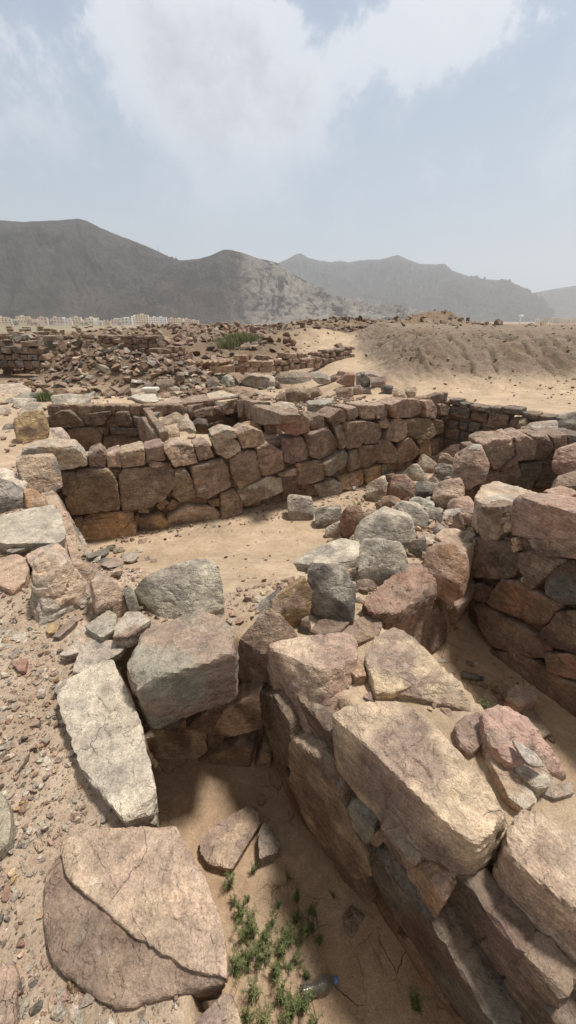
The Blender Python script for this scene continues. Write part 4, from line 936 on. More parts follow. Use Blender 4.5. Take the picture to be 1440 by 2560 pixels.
sdA = sdpoly(q[:, 0], q[:, 1], PIT_C); q = q[~((sdA < -.35) & (rg.rand(len(q)) < .6))]; s = s[:len(q)]
scatter('stone_chips', q, s, 'gvtbklmrvvb', P1, P1f, .6, 14)
rg = np.random.RandomState(19); N_ = 1500; x = 1.1 + rg.normal(size=N_) * .55; y = 3.35 + rg.normal(size=N_) * .85 ; ok = ~(sdpoly(x, y, PIT_B) < .05) & (y > 1.75) & (x > .3 * (y - 2.2)) & (x < 2.1)
q = np.c_[x, y][ok]; scatter('rubble', q, .014 + .065 * rg.rand(len(q)) ** 2.0, 'gvtblmrvvtb', P1, P1f, .6, 20)
rg = np.random.RandomState(29); N_ = 500; x = rg.uniform(-.9, .6, N_); y = 1.78 + .3 * (x + .5) * (x > -.5) + rg.normal(size=N_) * .12; ok = ~pitmask(x, y, .02); q = np.c_[x, y][ok]
scatter('stone_chips', q, .006 + .028 * rg.rand(len(q)) ** 2, 'gvtblmrvt', P1, P1f, .7, 30)
rg = np.random.RandomState(39); N_ = 800; t_ = rg.rand(N_); x = -2.65 + 4.75 * t_; y = np.interp(x, [-2.66, .3, 1.98, 2.1], [4.02, 5.25, 6.36, 6.5]) + .22 + .3 * rg.rand(N_) ; q = np.c_[x, y]; q = q[~pitmask(x, y, -.02)]
scatter('rubble', q, .012 + .05 * rg.rand(len(q)) ** 2, 'gvtblmrvt', P1, P1f, .6, 40)
rg = np.random.RandomState(43); N_ = 1100; x = rg.uniform(-1.6, 2.6, N_); y = rg.uniform(6.4, 9.4, N_); ok = ~pitmask(x, y, .03) & (x < 1.2 + (9.4 - y) * .55) & (y > 5.6 + .62 * x); q = np.c_[x, y][ok]
scatter('rubble', q, .02 + .085 * rg.rand(len(q)) ** 2, 'gvtblmrvb', P1, P1f, .5, 44)
rg = np.random.RandomState(47); N_ = 700; x = rg.uniform(-9, -1.5, N_); y = rg.uniform(6.6, 10.5, N_); ok = ~pitmask(x, y, .05); q = np.c_[x, y][ok]
scatter('rubble', q, .02 + .09 * rg.rand(len(q)) ** 2.2, 'gvtblmwvt', P1, P1f, .9, 48)
rg = np.random.RandomState(83); N_ = 420; x = -2.6 + 4.4 * rg.rand(N_); y = np.interp(x, [-2.66, .3, 1.98], [4.02, 5.25, 6.36]) - .05 - .35 * rg.rand(N_) ** 2; q = np.c_[x, y]
scatter('stone_chips', q, .008 + .035 * rg.rand(len(q)) ** 2.4, 'gvtbkmrvt', P1, P1f, .6, 84)
# grit lying in the near pits
N_ = 700; x = rg.uniform(-.8, 2.3, N_); y = rg.uniform(.1, 2.5, N_); ok = (sdpoly(x, y, PIT_A) < -.08) | (sdpoly(x, y, PIT_B) < -.08)
q = np.c_[x, y][ok]; scatter('grit', q, .002 + .006 * rg.rand(len(q)) ** 4, 'gvtbmr', P1, P1f, .5, 15, mat='granite_stone')
# ---- far rubble
def far_scatter(name, n, ylo, yhi, xr, fn, s0, s1, codes, seed, pw=2.4):
    rg = np.random.RandomState(seed); y = ylo + (yhi - ylo) * rg.rand(n) ** 1.2; x = xr[0] + (xr[1] - xr[0]) * rg.rand(n)
    ok = rg.rand(n) < fn(x, y); x, y = x[ok], y[ok]; s = (s0 + (s1 - s0) * rg.rand(len(x)) ** pw)
    return scatter(name, np.c_[x, y], s, codes, P1, P1f, .4, seed + 1, bury=.3)
def maskof(k):
    def f(x, y):
        z_, M_ = G(x, y, True); n_ = fbm(np.c_[x * .8, y * .8, 0 * x + 9], 3)
        return (1 - .9 * (sst(-8.0, -8.5, x) * (y > 10.5) * (y < 16))) * np.clip(M_['ridge'] * 1.3 + k * M_['bas'] * sst(-.1, .35, n_), 0, 1) * (~pitmask(x, y))
    return f
far_scatter('rubble', 7000, 8.6, 18.5, (-12.5, -.2), maskof(.6), .045, .24, 'vbmgtlvbmkmv', 21, 2.0)
far_scatter('rubble', 6000, 18.5, 47, (-26, 20), maskof(.5), .07, .42, 'vbmgbdbmv', 23)
f_ = lambda x, y: .16 + .7 * sst(.1, .4, fbm(np.c_[x * .35, y * .35, 0 * x + 2], 3))
far_scatter('rubble', 1500, 16, 40, (-3, 16), f_, .02, .12, 'vtbmg', 25, 3)
f_ = lambda x, y: (.25 + .75 * sst(.0, .4, fbm(np.c_[x * .6, y * .6, 0 * x + 2], 3))) * sst(7.6, 8.4, y)
far_scatter('rubble', 1500, 7.8, 13, (3.4, 14), f_, .008, .05, 'vtbmr', 27, 3)
f_ = lambda x, y: .22 + .78 * sst(.0, .4, fbm(np.c_[x * .5, y * .5, 0 * x + 4], 3))
far_scatter('rubble', 2600, 9.6, 13.6, (3.2, 11.5), f_, .010, .06, 'vtbmv', 87, 4)
# ---- single stones scattered in the open, each lying on its own
CN = {'g': 'grey', 'l': 'pale grey', 't': 'tan', 'v': 'greyish pink', 'b': 'brown', 'r': 'rust red', 'k': 'dark grey', 'm': 'dull brown', 'o': 'ochre', 'w': 'white', 'p': 'pink'}
def singles(lst, where, grp, seed, flat=.5, bury=.25, kind='stone'):
    rg = np.random.RandomState(seed)
    for (x, y, s, c) in lst:
        fl = rg.rand() < flat; L_ = P4f if fl else P4; V, Fc = L_[rg.randint(len(L_))]; V = (V @ rotm(rg, .15 if fl else .35).T) * s
        V = V + np.array([x, y, gz(x, y) - V[:, 2].min() * (1 - bury)])
        o = link(kind, V, Fc, colset(V, c, nseed(), s), 'granite_stone' if y < 4 else 'weathered_stone_small_grain')
        big = '%s %s %s' % ('small' if s < where[1] else 'larger', CN[c[0]], kind)
        tag(o, ('flat ' if fl else '') + big + ' ' + where[0], kind, '%s %ss %s' % (CN[c[0]], kind, grp))
def pz(a):
    px, py = float(a.split(',')[0]), float(a.split(',')[1]); return Z(px, py, ground_under(px, py))[:2]
def pxs(s, z): return [(*pz(a), float(a.split(',')[2]) / 850, a.split(',')[3]) for a in s.split()]
singles(pxs('22,1805,16,r 95,1705,18,v 60,1750,20,p 105,1738,18,l 40,1600,18,l 25,1760,14,r 70,1690,16,v 100,1660,18,t 15,1690,16,v 130,1640,14,l 205,1800,16,v 100,2115,22,t 190,2045,22,b 60,2022,18,r 110,2075,16,l 145,1985,16,l 60,1915,34,l 120,1905,24,l 115,1860,22,o 135,1885,16,t 15,2235,20,r 115,1720,16,w 85,1980,14,v 80,2080,14,l 90,1880,12,k 160,2490,16,v 130,2505,16,t 180,2470,14,o 150,2530,16,l 95,2520,12,k 210,1905,14,r 220,2500,16,g 190,2540,20,l 245,1700,10,r 312,1640,12,r 318,1690,12,k 300,1672,12,g 60,2170,16,l 30,2130,13,g 10,1870,20,g 90,1810,16,v', .01), ('lying loose on the gravel at the left of the picture', .017), 'lying loose on the left gravel', 31, .55, kind='pebble')
singles(pxs('612,1312,14,r 515,1330,16,l 585,1392,16,r 675,1392,18,k 720,1402,17,k 598,1443,12,b 620,1447,14,r 640,1356,14,v 668,1300,12,k 655,1330,12,b 545,1330,8,k 580,1328,16,k 560,1290,8,b 700,1330,12,k 475,1310,10,g 810,1330,10,v 600,1300,8,g 690,1290,8,m 740,1325,8,k 530,1355,8,b', -.62), ('on the sandy floor of the middle room', .013), 'on the sandy floor of the middle room', 32, .45, kind='pebble')
singles(pxs('250,1395,78,k 278,1377,63,k 235,1400,57,l 300,1380,54,g 330,1405,93,g 262,1410,51,k 282,1415,54,v 225,1390,45,g 348,1380,45,l 355,1355,51,v 310,1393,39,g 370,1400,30,v 385,1405,30,b 295,1445,30,b 345,1425,21,r 240,1420,33,r', -.72), ('heaped by the left end of the middle wall', .05), 'in the heap of slaty shards', 33, .85, .05, kind='shard')
singles(pxs('600,1555,26,r 580,1535,26,p 650,1500,30,l 640,1470,30,v 700,1465,34,v 670,1485,26,t 690,1470,24,r 620,1500,24,v 575,1560,24,l 660,1455,20,v 730,1455,40,r 630,1525,20,t', -.05), ('behind the brown peaked boulder', .03), 'among the chips behind the brown peaked boulder', 34, .7, kind='shard')
singles(pxs('1100,1310,40,v 1060,1262,40,v 1105,1265,40,w 1120,1262,34,t 1085,1305,26,t 1080,1335,30,v 1180,1300,40,l 1165,1335,26,v 1185,1325,26,v 1140,1315,30,b 1010,1335,30,v 1125,1300,34,l 1045,1325,34,w 1000,1255,30,v 940,1300,40,v 990,1300,30,t 925,1320,34,b 1060,1320,30,l 1050,1340,30,g 860,1460,36,v 880,1470,26,v 910,1480,30,b 1060,1395,30,v 1190,1355,34,g 1050,1490,20,v 1040,1245,40,w 1185,1360,26,v 1115,1330,26,t 900,1320,30,l 880,1490,20,b', -.08), ('lodged in the rubble heap of the cross wall', .035), 'lodged in the rubble of the cross wall', 35, .6)
singles(pxs('1085,1765,16,l 1115,1780,20,v 1075,1775,10,t 925,1745,26,v 860,1700,10,t 1165,1765,12,l 1140,1760,10,w 1310,1955,14,t 870,1720,10,l 1150,1860,14,t 1175,1872,10,l', .04), ('on the dust of the divider', .015), 'on the dust of the divider', 36, .4, kind='pebble')
singles(pxs('1180,1665,22,v 1235,1730,34,b 1200,1710,26,r 1215,1720,22,v 1250,1745,26,v 1380,1850,24,b 1190,1660,12,l', -.78), ('on the shaded floor of the right pit', .025), 'on the floor of the right pit', 37, .5, kind='pebble')
singles(pxs('100,990,60,t 135,975,80,l 178,965,70,b 215,975,50,t 60,960,90,w 240,960,70,r 300,965,60,l 340,975,70,t 360,955,60,b 410,985,60,v 30,975,100,l 65,985,80,g 120,955,70,b 160,960,60,v 200,955,70,l 275,990,50,t 290,950,70,v 325,950,60,t 445,975,60,l 465,965,50,v 230,945,70,b 190,940,60,b 380,940,60,t 150,990,60,l 10,1010,80,v 60,1012,50,w 40,1060,50,v 15,1040,60,t 55,1095,40,l 20,1080,40,g', -.25), ('on open ground behind the left trench', .065), 'on the open ground behind the left trench', 38, .7)
singles(pxs('650,1125,50,t 680,1120,60,v 620,1080,50,t 510,1080,60,v 480,1095,60,t 440,1100,50,l 560,1080,60,t 400,1105,60,v 380,1120,50,t 720,1050,60,v 690,1045,50,p 655,1010,60,t 670,1000,60,p 720,1020,50,v 640,990,60,v 600,975,60,b 750,1000,50,g 800,1020,60,v 830,1010,70,b 850,1000,60,k 880,1000,60,r 870,985,60,v 910,995,60,r 935,1000,60,v 960,1000,60,t 640,1060,50,v 415,1040,40,g 390,1035,40,v 560,1000,50,v 505,1005,40,t 350,1095,60,v 320,1108,50,t 730,965,50,l 700,968,50,b 760,968,50,v 660,940,60,v 630,995,50,r', .0), ('on the wall tops around the two trenches', .055), 'on the wall tops around the two trenches', 39, .6)
singles(pxs('230,1010,50,v 395,1015,50,g 210,1095,50,t 180,1100,40,v 240,1108,40,l 60,1108,40,l 30,1115,50,v 20,1130,40,t 10,1100,40,v', .0), ('beside the left trench near the tall tan boulder', .045), 'beside the left trench', 40, .6)
# ---- ruins farther off
def ZZ(px, py, z): return tuple(Z(px, py, z)[:2])
course_wall('tall far left wall of neat dark grey and brown blocks', (-12.2, 15.7), (-8.2, 14.7), -.1, 1.02, .25, ['kb', 'gk', 'bm', 'mb', 'gm'], .5, 51, top_ragged=.3)
course_wall('coursed brown retaining wall beyond the rubble slope', (-9.6, 19.6), (-5.8, 18.9), .05, .85, .24, ['bm', 'mb', 'vb', 'bm'], .5, 52, top_ragged=.3)
course_wall('low block wall in the middle distance at the edge of the sandy path, left part', ZZ(655, 928, .0), ZZ(800, 916, .0), -.05, .5, .17, ['vb', 'mt', 'vm', 'tm'], .4, 53, top_ragged=.3)
course_wall('low block wall in the middle distance at the edge of the sandy path, right part', ZZ(790, 912, .0), ZZ(885, 892, .0), -.05, .42, .19, ['vb', 'mk', 'gk', 'vm'], .4, 54, top_ragged=.4)
course_wall('dark broken wall on the far embankment at the left end of the clay mound', (9.2, 30.0), (12.4, 29.4), .9, 1.75, .26, ['b', 'bd', 'bm', 'db'], .7, 55, top_ragged=.7)
course_wall('stepped brown wall running up the rubble slope, upper course line', ZZ(140, 893, .25), ZZ(255, 884, .2), .0, .75, .2, ['bm', 'vm', 'mb', 'vb'], .4, 71, top_ragged=.4)
course_wall('stepped brown wall on the rubble slope, lower course line', ZZ(235, 915, .0), ZZ(372, 908, .0), -.3, .32, .19, ['mb', 'vm', 'gm', 'vb'], .4, 72, top_ragged=.5)
course_wall('wall of small brown blocks below the neat far left wall', ZZ(5, 930, -.3), ZZ(128, 925, -.3), -.6, .1, .2, ['bm', 'mb', 'b', 'vm'], .4, 73, top_ragged=.3)
course_wall('short tan wall end left of the leaning reddish slabs', ZZ(395, 942, -.1), ZZ(478, 925, -.1), -.4, .25, .16, ['vm', 'mt', 'mb'], .35, 74, top_ragged=.5)
course_wall('stub of brown wall on the rubble slope behind the white weathered slab', ZZ(395, 905, .0), ZZ(470, 893, .0), -.3, .45, .2, ['bm', 'mb', 'vm'], .4, 56, top_ragged=.5)
course_wall('low brown wall line at the foot of the rubble slope on the left', ZZ(150, 948, -.35), ZZ(385, 930, -.3), -.6, -.02, .17, ['bm', 'mt', 'vm', 'mb'], .35, 57, top_ragged=.6)
course_wall('wall line of tan blocks on the spoil left of the grass bush', ZZ(400, 872, .1), ZZ(540, 862, .1), .0, .62, .22, ['mt', 'vm', 'mb', 'tm'], .4, 58, top_ragged=.5)
course_wall('long low wall line below the far town, half ruined', ZZ(20, 838, .3), ZZ(330, 834, .3), .3, .95, .28, ['bm', 'mt', 'vm', 'mb'], .5, 59, top_ragged=.5)
def blk(cx, cy, z0, dx, dy, dz, rz, code, label, cat='stone block', grp=None, tilt=0, rough=.02):
    q = np.array([[a * dx / 2, b * dy / 2, c * dz / 2] for a in (-1, 1) for b in (-1, 1) for c in (-1, 1)])
    if tilt: q = q @ np.array([[math.cos(tilt), 0, -math.sin(tilt)], [0, 1, 0], [math.sin(tilt), 0, math.cos(tilt)]])
    a = R(rz); q = q @ np.array([[math.cos(a), math.sin(a), 0], [-math.sin(a), math.cos(a), 0], [0, 0, 1]])
    q = q + np.array([cx, cy, z0 + dz / 2]); return make_stone(q, code, label, p=40, chips=3, chip=(.96, .99), rough=rough, name='stone_block', cat=cat, group=grp)
bx, by = ZZ(630, 932, .0)
for i, (dx, dz_, wd, lay, nm) in enumerate([(-.34, 0, .36, 0, 'left'), (.04, 0, .38, 0, 'middle'), (.44, 0, .38, 0, 'right'), (-.22, .17, .36, 1, 'left'), (.16, .17, .36, 1, 'middle'), (.50, .17, .34, 1, 'right'), (-.32, .34, .42, 2, 'left')]):
    blk(bx + dx, by - .05 * dx, .02 + dz_, wd, .3, .165, -6 + 3 * (i % 3), ['nt', 'rt', 'vp'][i % 3], 'reddish block, %s in the %s layer of the stacked pile' % (nm, ['bottom', 'second', 'top'][lay]), 'stone block', 'reddish blocks stacked in a pile')
bx, by = ZZ(525, 932, .0)
for i in range(6):
    blk(bx - .42 + .16 * i, by + .02 * i, .08, .09, .62, .34, -28, 'nt' if i % 2 else 'tr', 'thin reddish slab in the leaning row left of the stacked blocks', 'slab', 'reddish slabs leaning in a row', tilt=.9)
blk(bx + .38, by - .05, .02, .75, .3, .2, 14, 'to', 'long tan beam shaped block right of the leaning reddish slabs')
wx, wy = ZZ(377, 984, -.12)
m, nt, b = new_mat('white_plaster'); b.inputs['Base Color'].default_value = (.66, .63, .56, 1); b.inputs['Roughness'].default_value = .8
q = node(nt, 'ShaderNodeTexNoise', Scale=14, Detail=6); L = nt.links.new; tcp = node(nt, 'ShaderNodeTexCoord'); L(tcp.outputs['Object'], q.inputs['Vector'])
L(mixc(nt, q.outputs[0], (.72, .69, .62), (.48, .44, .37)), b.inputs['Base Color'])
def boxes(name, lst, mat, parent=None, loc=(0, 0, 0), bev=0, rz=0):
    bm = bmesh.new()
    for (cx, cy, cz, sx, sy, sz) in lst:
        r = bmesh.ops.create_cube(bm, size=1)
        for v in r['verts']: v.co = Vector((cx + v.co.x * sx, cy + v.co.y * sy, cz + v.co.z * sz))
    if bev: bmesh.ops.bevel(bm, geom=bm.edges[:], offset=bev, segments=2, affect='EDGES')
    me = bpy.data.meshes.new(name); bm.to_mesh(me); bm.free(); me.materials.append(MAT[mat]); o = bpy.data.objects.new(name, me); COL.objects.link(o); o.location = loc; o.rotation_euler = (0, 0, rz)
    if parent: o.parent = parent
    return o
e = empty('plaster_block', (wx, wy, gz(wx, wy)), 'white weathered post base with a wider flat top, on the open left ground', 'block')
boxes('shaft', [(0, 0, .12, .26, .22, .26)], 'white_plaster', e, bev=.02); boxes('cap', [(0, 0, .295, .38, .3, .08), (.12, -.02, .26, .08, .28, .03)], 'white_plaster', e, bev=.015)
# dark piles of stones around the slabs
for (px, py, zb, n_, rad, nm, sd_) in [(470, 955, 0, 20, .55, 'dark pile left of the whitish flat topped block', 61), (415, 905, -.1, 16, .8, 'pile at the foot of the rubble slope', 62), (540, 968, 0, 10, .5, 'pile beside the grey blue stone', 63)]:
    cx, cy = ZZ(px, py, zb); rg = np.random.RandomState(sd_)
    lst = [(cx + rg.normal() * rad * .6, cy + rg.normal() * rad * .35, rg.uniform(.07, .17), 'kgbmvglbdb'[rg.randint(9)]) for _ in range(n_)]
    lst = [(a, b_, s_, 'b' if c_ == 'd' else c_) for a, b_, s_, c_ in lst]
    singles(lst, ('in the ' + nm, .11), 'in the ' + nm, sd_ + 1, .3, .1)
# ------------------------------------------------------------------ plants
def leaf_mat(name, c1, c2):
    m, nt, b = new_mat(name); L = nt.links.new; oi = node(nt, 'ShaderNodeTexCoord'); q = node(nt, 'ShaderNodeTexNoise', Scale=40, Detail=2); L(oi.outputs['Object'], q.inputs['Vector'])
    L(mixc(nt, maprange(nt, q.outputs[0], .35, .65), c1, c2), b.inputs['Base Color']); b.inputs['Roughness'].default_value = .6
    b.inputs['Subsurface Weight'].default_value = 0; return m
leaf_mat('green_leaf', (.08, .115, .038), (.19, .22, .085)); leaf_mat('dry_green_leaf', (.15, .17, .07), (.27, .26, .13)); leaf_mat('bush_leaf', (.05, .075, .03), (.10, .12, .05)); leaf_mat('plant_stem', (.10, .12, .05), (.16, .15, .07))
def leafquads(P, D, Ln, Wd, rg):
    """lens-shaped leaves: P base, D direction"""
    n = len(P); up = np.tile([0, 0, 1.], (n, 1)) + rg.normal(size=(n, 3)) * .3; S_ = np.cross(D, up); S_ /= np.linalg.norm(S_, axis=1)[:, None] + 1e-9; Nn = np.cross(S_, D)
    a = P; m1 = P + D * (Ln * .45)[:, None]; b_ = P + D * Ln[:, None] - Nn * (Ln * .15)[:, None]
    l_ = m1 + S_ * (Wd / 2)[:, None]; r_ = m1 - S_ * (Wd / 2)[:, None]
    V = np.stack([a, l_, b_, r_], 1).reshape(-1, 3); Fq = np.arange(4 * n).reshape(n, 4); return V, Fq
def weed(x, y, h, seed, label, lm='green_leaf', spread=.5, n_st=5, group=None):
    rg = np.random.RandomState(seed); z = gz(x, y) - .003
    e = empty('weed_plant', (x, y, z), label, 'plant', group); Ps = []; Ds = []; Ls = []; SV = []; SF = []; n0 = 0
    for s in range(n_st):
        a = rg.uniform(0, 6.28); ln = h * rg.uniform(.55, 1.1); lean = rg.uniform(.05, spread); prev = np.zeros(3); d = np.array([math.cos(a) * lean, math.sin(a) * lean, 1.]); d /= np.linalg.norm(d)
        k = 7; pts = [np.array([rg.normal() * .004, rg.normal() * .004, 0])]
        for i in range(k): d = d + rg.normal(size=3) * .08 + np.array([0, 0, .05]); d /= np.linalg.norm(d); pts.append(pts[-1] + d * ln / k)
        pts = np.array(pts)
        for i in range(len(pts)):
            w = .0014 * (1 - .6 * i / k)
            for j in range(3): SV.append(pts[i] + w * np.array([math.cos(j * 2.09), math.sin(j * 2.09), 0]))
            if i < k:
                b0 = n0 + i * 3
                for j in range(3): SF.append([b0 + j, b0 + (j + 1) % 3, b0 + 3 + (j + 1) % 3, b0 + 3 + j])
            if i > 0:
                for j in range(rg.randint(3, 6) if i < k else 9):
                    aa = rg.uniform(0, 6.28); el = rg.uniform(.1, .9); Ps.append(pts[i]); Ds.append([math.cos(aa) * math.cos(el), math.sin(aa) * math.cos(el), math.sin(el)]); Ls.append(h * rg.uniform(.13, .26) * (1 - .35 * i / k))
        n0 += len(pts) * 3
    Ls = np.array(Ls); V, Fq = leafquads(np.array(Ps), np.array(Ds), Ls, Ls * .16, rg)
    for nm, VV, FF, mt in (('leaves', V, Fq, lm), ('stems', np.array(SV), np.array(SF), 'plant_stem')):
        me = mesh_np(nm, VV, FF, None, False); me.materials.append(MAT[mt]); o = bpy.data.objects.new(nm, me); COL.objects.link(o); o.parent = e
    return e
i = 0
for px, py, h in [(575,2215,.085),(600,2290,.09),(632,2325,.09),(660,2350,.08),(697,2262,.05),(722,2195,.05),(742,2245,.06),(765,2330,.08),(748,2292,.06),(650,2400,.09),(688,2440,.09),(636,2490,.1),(705,2500,.09),(588,2430,.08),(745,2400,.07),(702,2380,.09),(636,2178,.055),(832,2240,.03),(798,2352,.05),(725,2545,.1),(660,2550,.1),(612,2345,.09),(780,2320,.05),(720,2330,.08),(585,2255,.06),(680,2310,.07),(620,2250,.04),(770,2440,.05)]:
    x, y = Z(px, py, -.79)[:2]; i += 1
    weed(x, y, h * 1.2, 200 + i, 'small green weed with narrow leaves growing in the sand of the near pit', 'green_leaf' if i % 3 else 'dry_green_leaf', .5, 5 + i % 5, 'weeds growing in the near pit')
rgw = np.random.RandomState(88)
for k in range(30):
    px, py = rgw.uniform(575, 800), rgw.uniform(2260, 2575); 
    if abs(px - 800) + abs(py - 2462) < 90: continue
    x, y = Z(px, py, -.79)[:2]; weed(x, y, rgw.uniform(.05, .11), 900 + k, 'small green weed with narrow leaves growing in the sand of the near pit', ['green_leaf', 'dry_green_leaf'][k % 2], .7, rgw.randint(4, 9), 'weeds growing in the near pit')
x, y = Z(1038, 2515, -.79)[:2]; weed(x, y, .09, 301, 'single dark green weed in shade near the bottom of the near pit', n_st=9)
x, y = Z(1212, 1765, -.74)[:2]; weed(x, y, .11, 302, 'bushy green weed on the floor of the right pit', n_st=26, spread=1.3)
x, y = Z(1400, 2000, -.78)[:2]; weed(x, y, .09, 303, 'sparse weed in the right pit at the right edge', n_st=6, spread=.8)
x, y = Z(897, 1240, -.72)[:2]; weed(x, y, .14, 304, 'green weed at the foot of the middle wall beside the rubble', n_st=24, spread=1.4)
x, y = Z(873, 1262, -.66)[:2]; weed(x, y, .09, 305, 'dry pale weed left of the rubble heap', 'dry_green_leaf', 1.2, 10)
def grass_clump(px, py, z, wx_, wy_, h, n, seed, label, lm='dry_green_leaf', name='grass_tuft', cat='grass tuft'):
    rg = np.random.RandomState(seed); x, y = Z(px, py, z)[:2]; X_ = np.c_[rg.normal(size=n) * wx_ * .45, rg.normal(size=n) * wy_ * .45]
    zz = G(x + X_[:, 0], y + X_[:, 1]); z0 = gz(x, y); P = np.c_[X_, zz - z0 - .01]; fall = np.exp(-(X_[:, 0] / wx_) ** 2 * 1.5)
    Ln = h * rg.uniform(.4, 1.1, n) * fall; D = np.c_[rg.normal(size=n) * .3, rg.normal(size=n) * .3, np.ones(n)]; D /= np.linalg.norm(D, axis=1)[:, None]
    V, Fq = leafquads(P, D, Ln, Ln * .07, rg); me = mesh_np(name, V, Fq, None, False); me.materials.append(MAT[lm]); o = bpy.data.objects.new(name, me); COL.objects.link(o); o.location = (x, y, z0)
    return tag(o, label, cat)
grass_clump(115, 1005, -.1, .32, .22, .22, 1400, 41, 'bright green grass patch behind the big white angular rock', 'green_leaf')
grass_clump(600, 862, .35, 1.7, .8, .5, 5000, 42, 'wide grey green grass bush on the far spoil ground, the only one there')
grass_clump(575, 868, .3, .9, .5, .4, 1800, 43, 'lower left clump of the wide grass bush on the far spoil ground')
# ------------------------------------------------------------------ plastic bottles
m, nt, b = new_mat('clear_plastic'); b.inputs['Base Color'].default_value = (.78, .74, .66, 1); b.inputs['Roughness'].default_value = .12; b.inputs['Transmission Weight'].default_value = .93; b.inputs['IOR'].default_value = 1.25
for nm, c_ in (('blue_cap_plastic', (.13, .22, .42, 1)), ('dark_cap_plastic', (.04, .06, .09, 1))):
    m, nt, b = new_mat(nm); b.inputs['Base Color'].default_value = c_; b.inputs['Roughness'].default_value = .4
def lathe(prof, seg=36, crush=0, ribs=0):
    V = []; 
    for i, (t, r) in enumerate(prof):
        for j in range(seg):
            a = j / seg * 2 * math.pi; rr = r * (1 + crush * (pn(np.array([[math.cos(a) * 1.3, math.sin(a) * 1.3, t * 30]]))[0]))
            V.append((t, rr * math.cos(a), rr * math.sin(a) * (1 - .12 * (crush > 0))))
    V = np.array(V); n = len(prof); Fq = [[i * seg + j, i * seg + (j + 1) % seg, (i + 1) * seg + (j + 1) % seg, (i + 1) * seg + j] for i in range(n - 1) for j in range(seg)]
    return V, np.array(Fq)
def bottle(p0, p1, zf, r, label, capm):
    a = np.array([*Z(*p0, zf + r)[:2], 0]); c = np.array([*Z(*p1, zf + r)[:2], 0]); L_ = np.linalg.norm(c - a); ang = math.atan2(c[1] - a[1], c[0] - a[0]); zg = gz(*((a + c) / 2)[:2])
    e = empty('plastic_bottle', (a[0], a[1], zg + r * .85), label, 'bottle'); e.rotation_euler = (0, 0, ang)
    prof = [(0, .001), (.002, r * .7), (L_ * .03, r * .95)]
    for k in range(1, 30):
        t = L_ * (.03 + .62 * k / 29); prof.append((t, r * (.97 + .03 * math.cos(k * 1.6)) * (1 - .10 * math.exp(-((k - 15) / 4) ** 2))))
    prof += [(L_ * .72, r * .9), (L_ * .79, r * .66), (L_ * .84, r * .42), (L_ * .87, r * .36), (L_ * .9, r * .36)]
    V, Fq = lathe(prof, 36, .16); 
    me = mesh_np('bottle_body', V, Fq, None, True); me.materials.append(MAT['clear_plastic']); o = bpy.data.objects.new('bottle_body', me); COL.objects.link(o); o.parent = e
    md = o.modifiers.new('s', 'SOLIDIFY'); md.thickness = .0006
    V, Fq = lathe([(L_ * .885, .0005), (L_ * .885, r * .46), (L_ * .9, r * .47), (L_ * .985, r * .47), (L_ * .992, r * .42), (L_ * .992, .0005)], 36)
    me = mesh_np('cap', V, Fq, None, True); me.materials.append(MAT[capm]); o = bpy.data.objects.new('cap', me); COL.objects.link(o); o.parent = e
    V, Fq = lathe([(L_ * .86, r * .38), (L_ * .865, r * .5), (L_ * .875, r * .5), (L_ * .88, r * .38)], 36)
    me = mesh_np('neck_ring', V, Fq, None, True); me.materials.append(MAT[capm]); o = bpy.data.objects.new('neck_ring', me); COL.objects.link(o); o.parent = e
bottle((755, 2478), (846, 2446), -.797, .026, 'crushed clear plastic bottle with a blue cap among the weeds of the near pit', 'blue_cap_plastic')
bottle((1156, 1683), (1210, 1693), -.79, .03, 'clear plastic bottle with a dark cap lying in the shaded right pit', 'dark_cap_plastic')
# ------------------------------------------------------------------ far town
def plain(name, c_, rough=.85):
    m, nt, b = new_mat(name); L = nt.links.new; t = node(nt, 'ShaderNodeTexCoord'); q = node(nt, 'ShaderNodeTexNoise', Scale=.6, Detail=5); L(t.outputs['Object'], q.inputs['Vector'])
    L(mixc(nt, maprange(nt, q.outputs[0], .3, .7), tuple(a * .88 for a in c_), tuple(min(.9, a * 1.06) for a in c_)), b.inputs['Base Color']); b.inputs['Roughness'].default_value = rough; return m
for k, c_ in dict(cream=(.62, .53, .40), white=(.76, .74, .70), pink=(.58, .46, .40), tan=(.48, .38, .27), green=(.56, .57, .52), grey=(.45, .44, .42), glass=(.05, .06, .07), steel=(.35, .35, .36), rust=(.32, .17, .10)).items(): plain('town_' + k, tuple(min(.88, a * 1.3) for a in c_))
tr = np.random.RandomState(77); CW = dict(cream='cream', white='white', pink='pink', tan='tan', green='pale green', grey='grey')
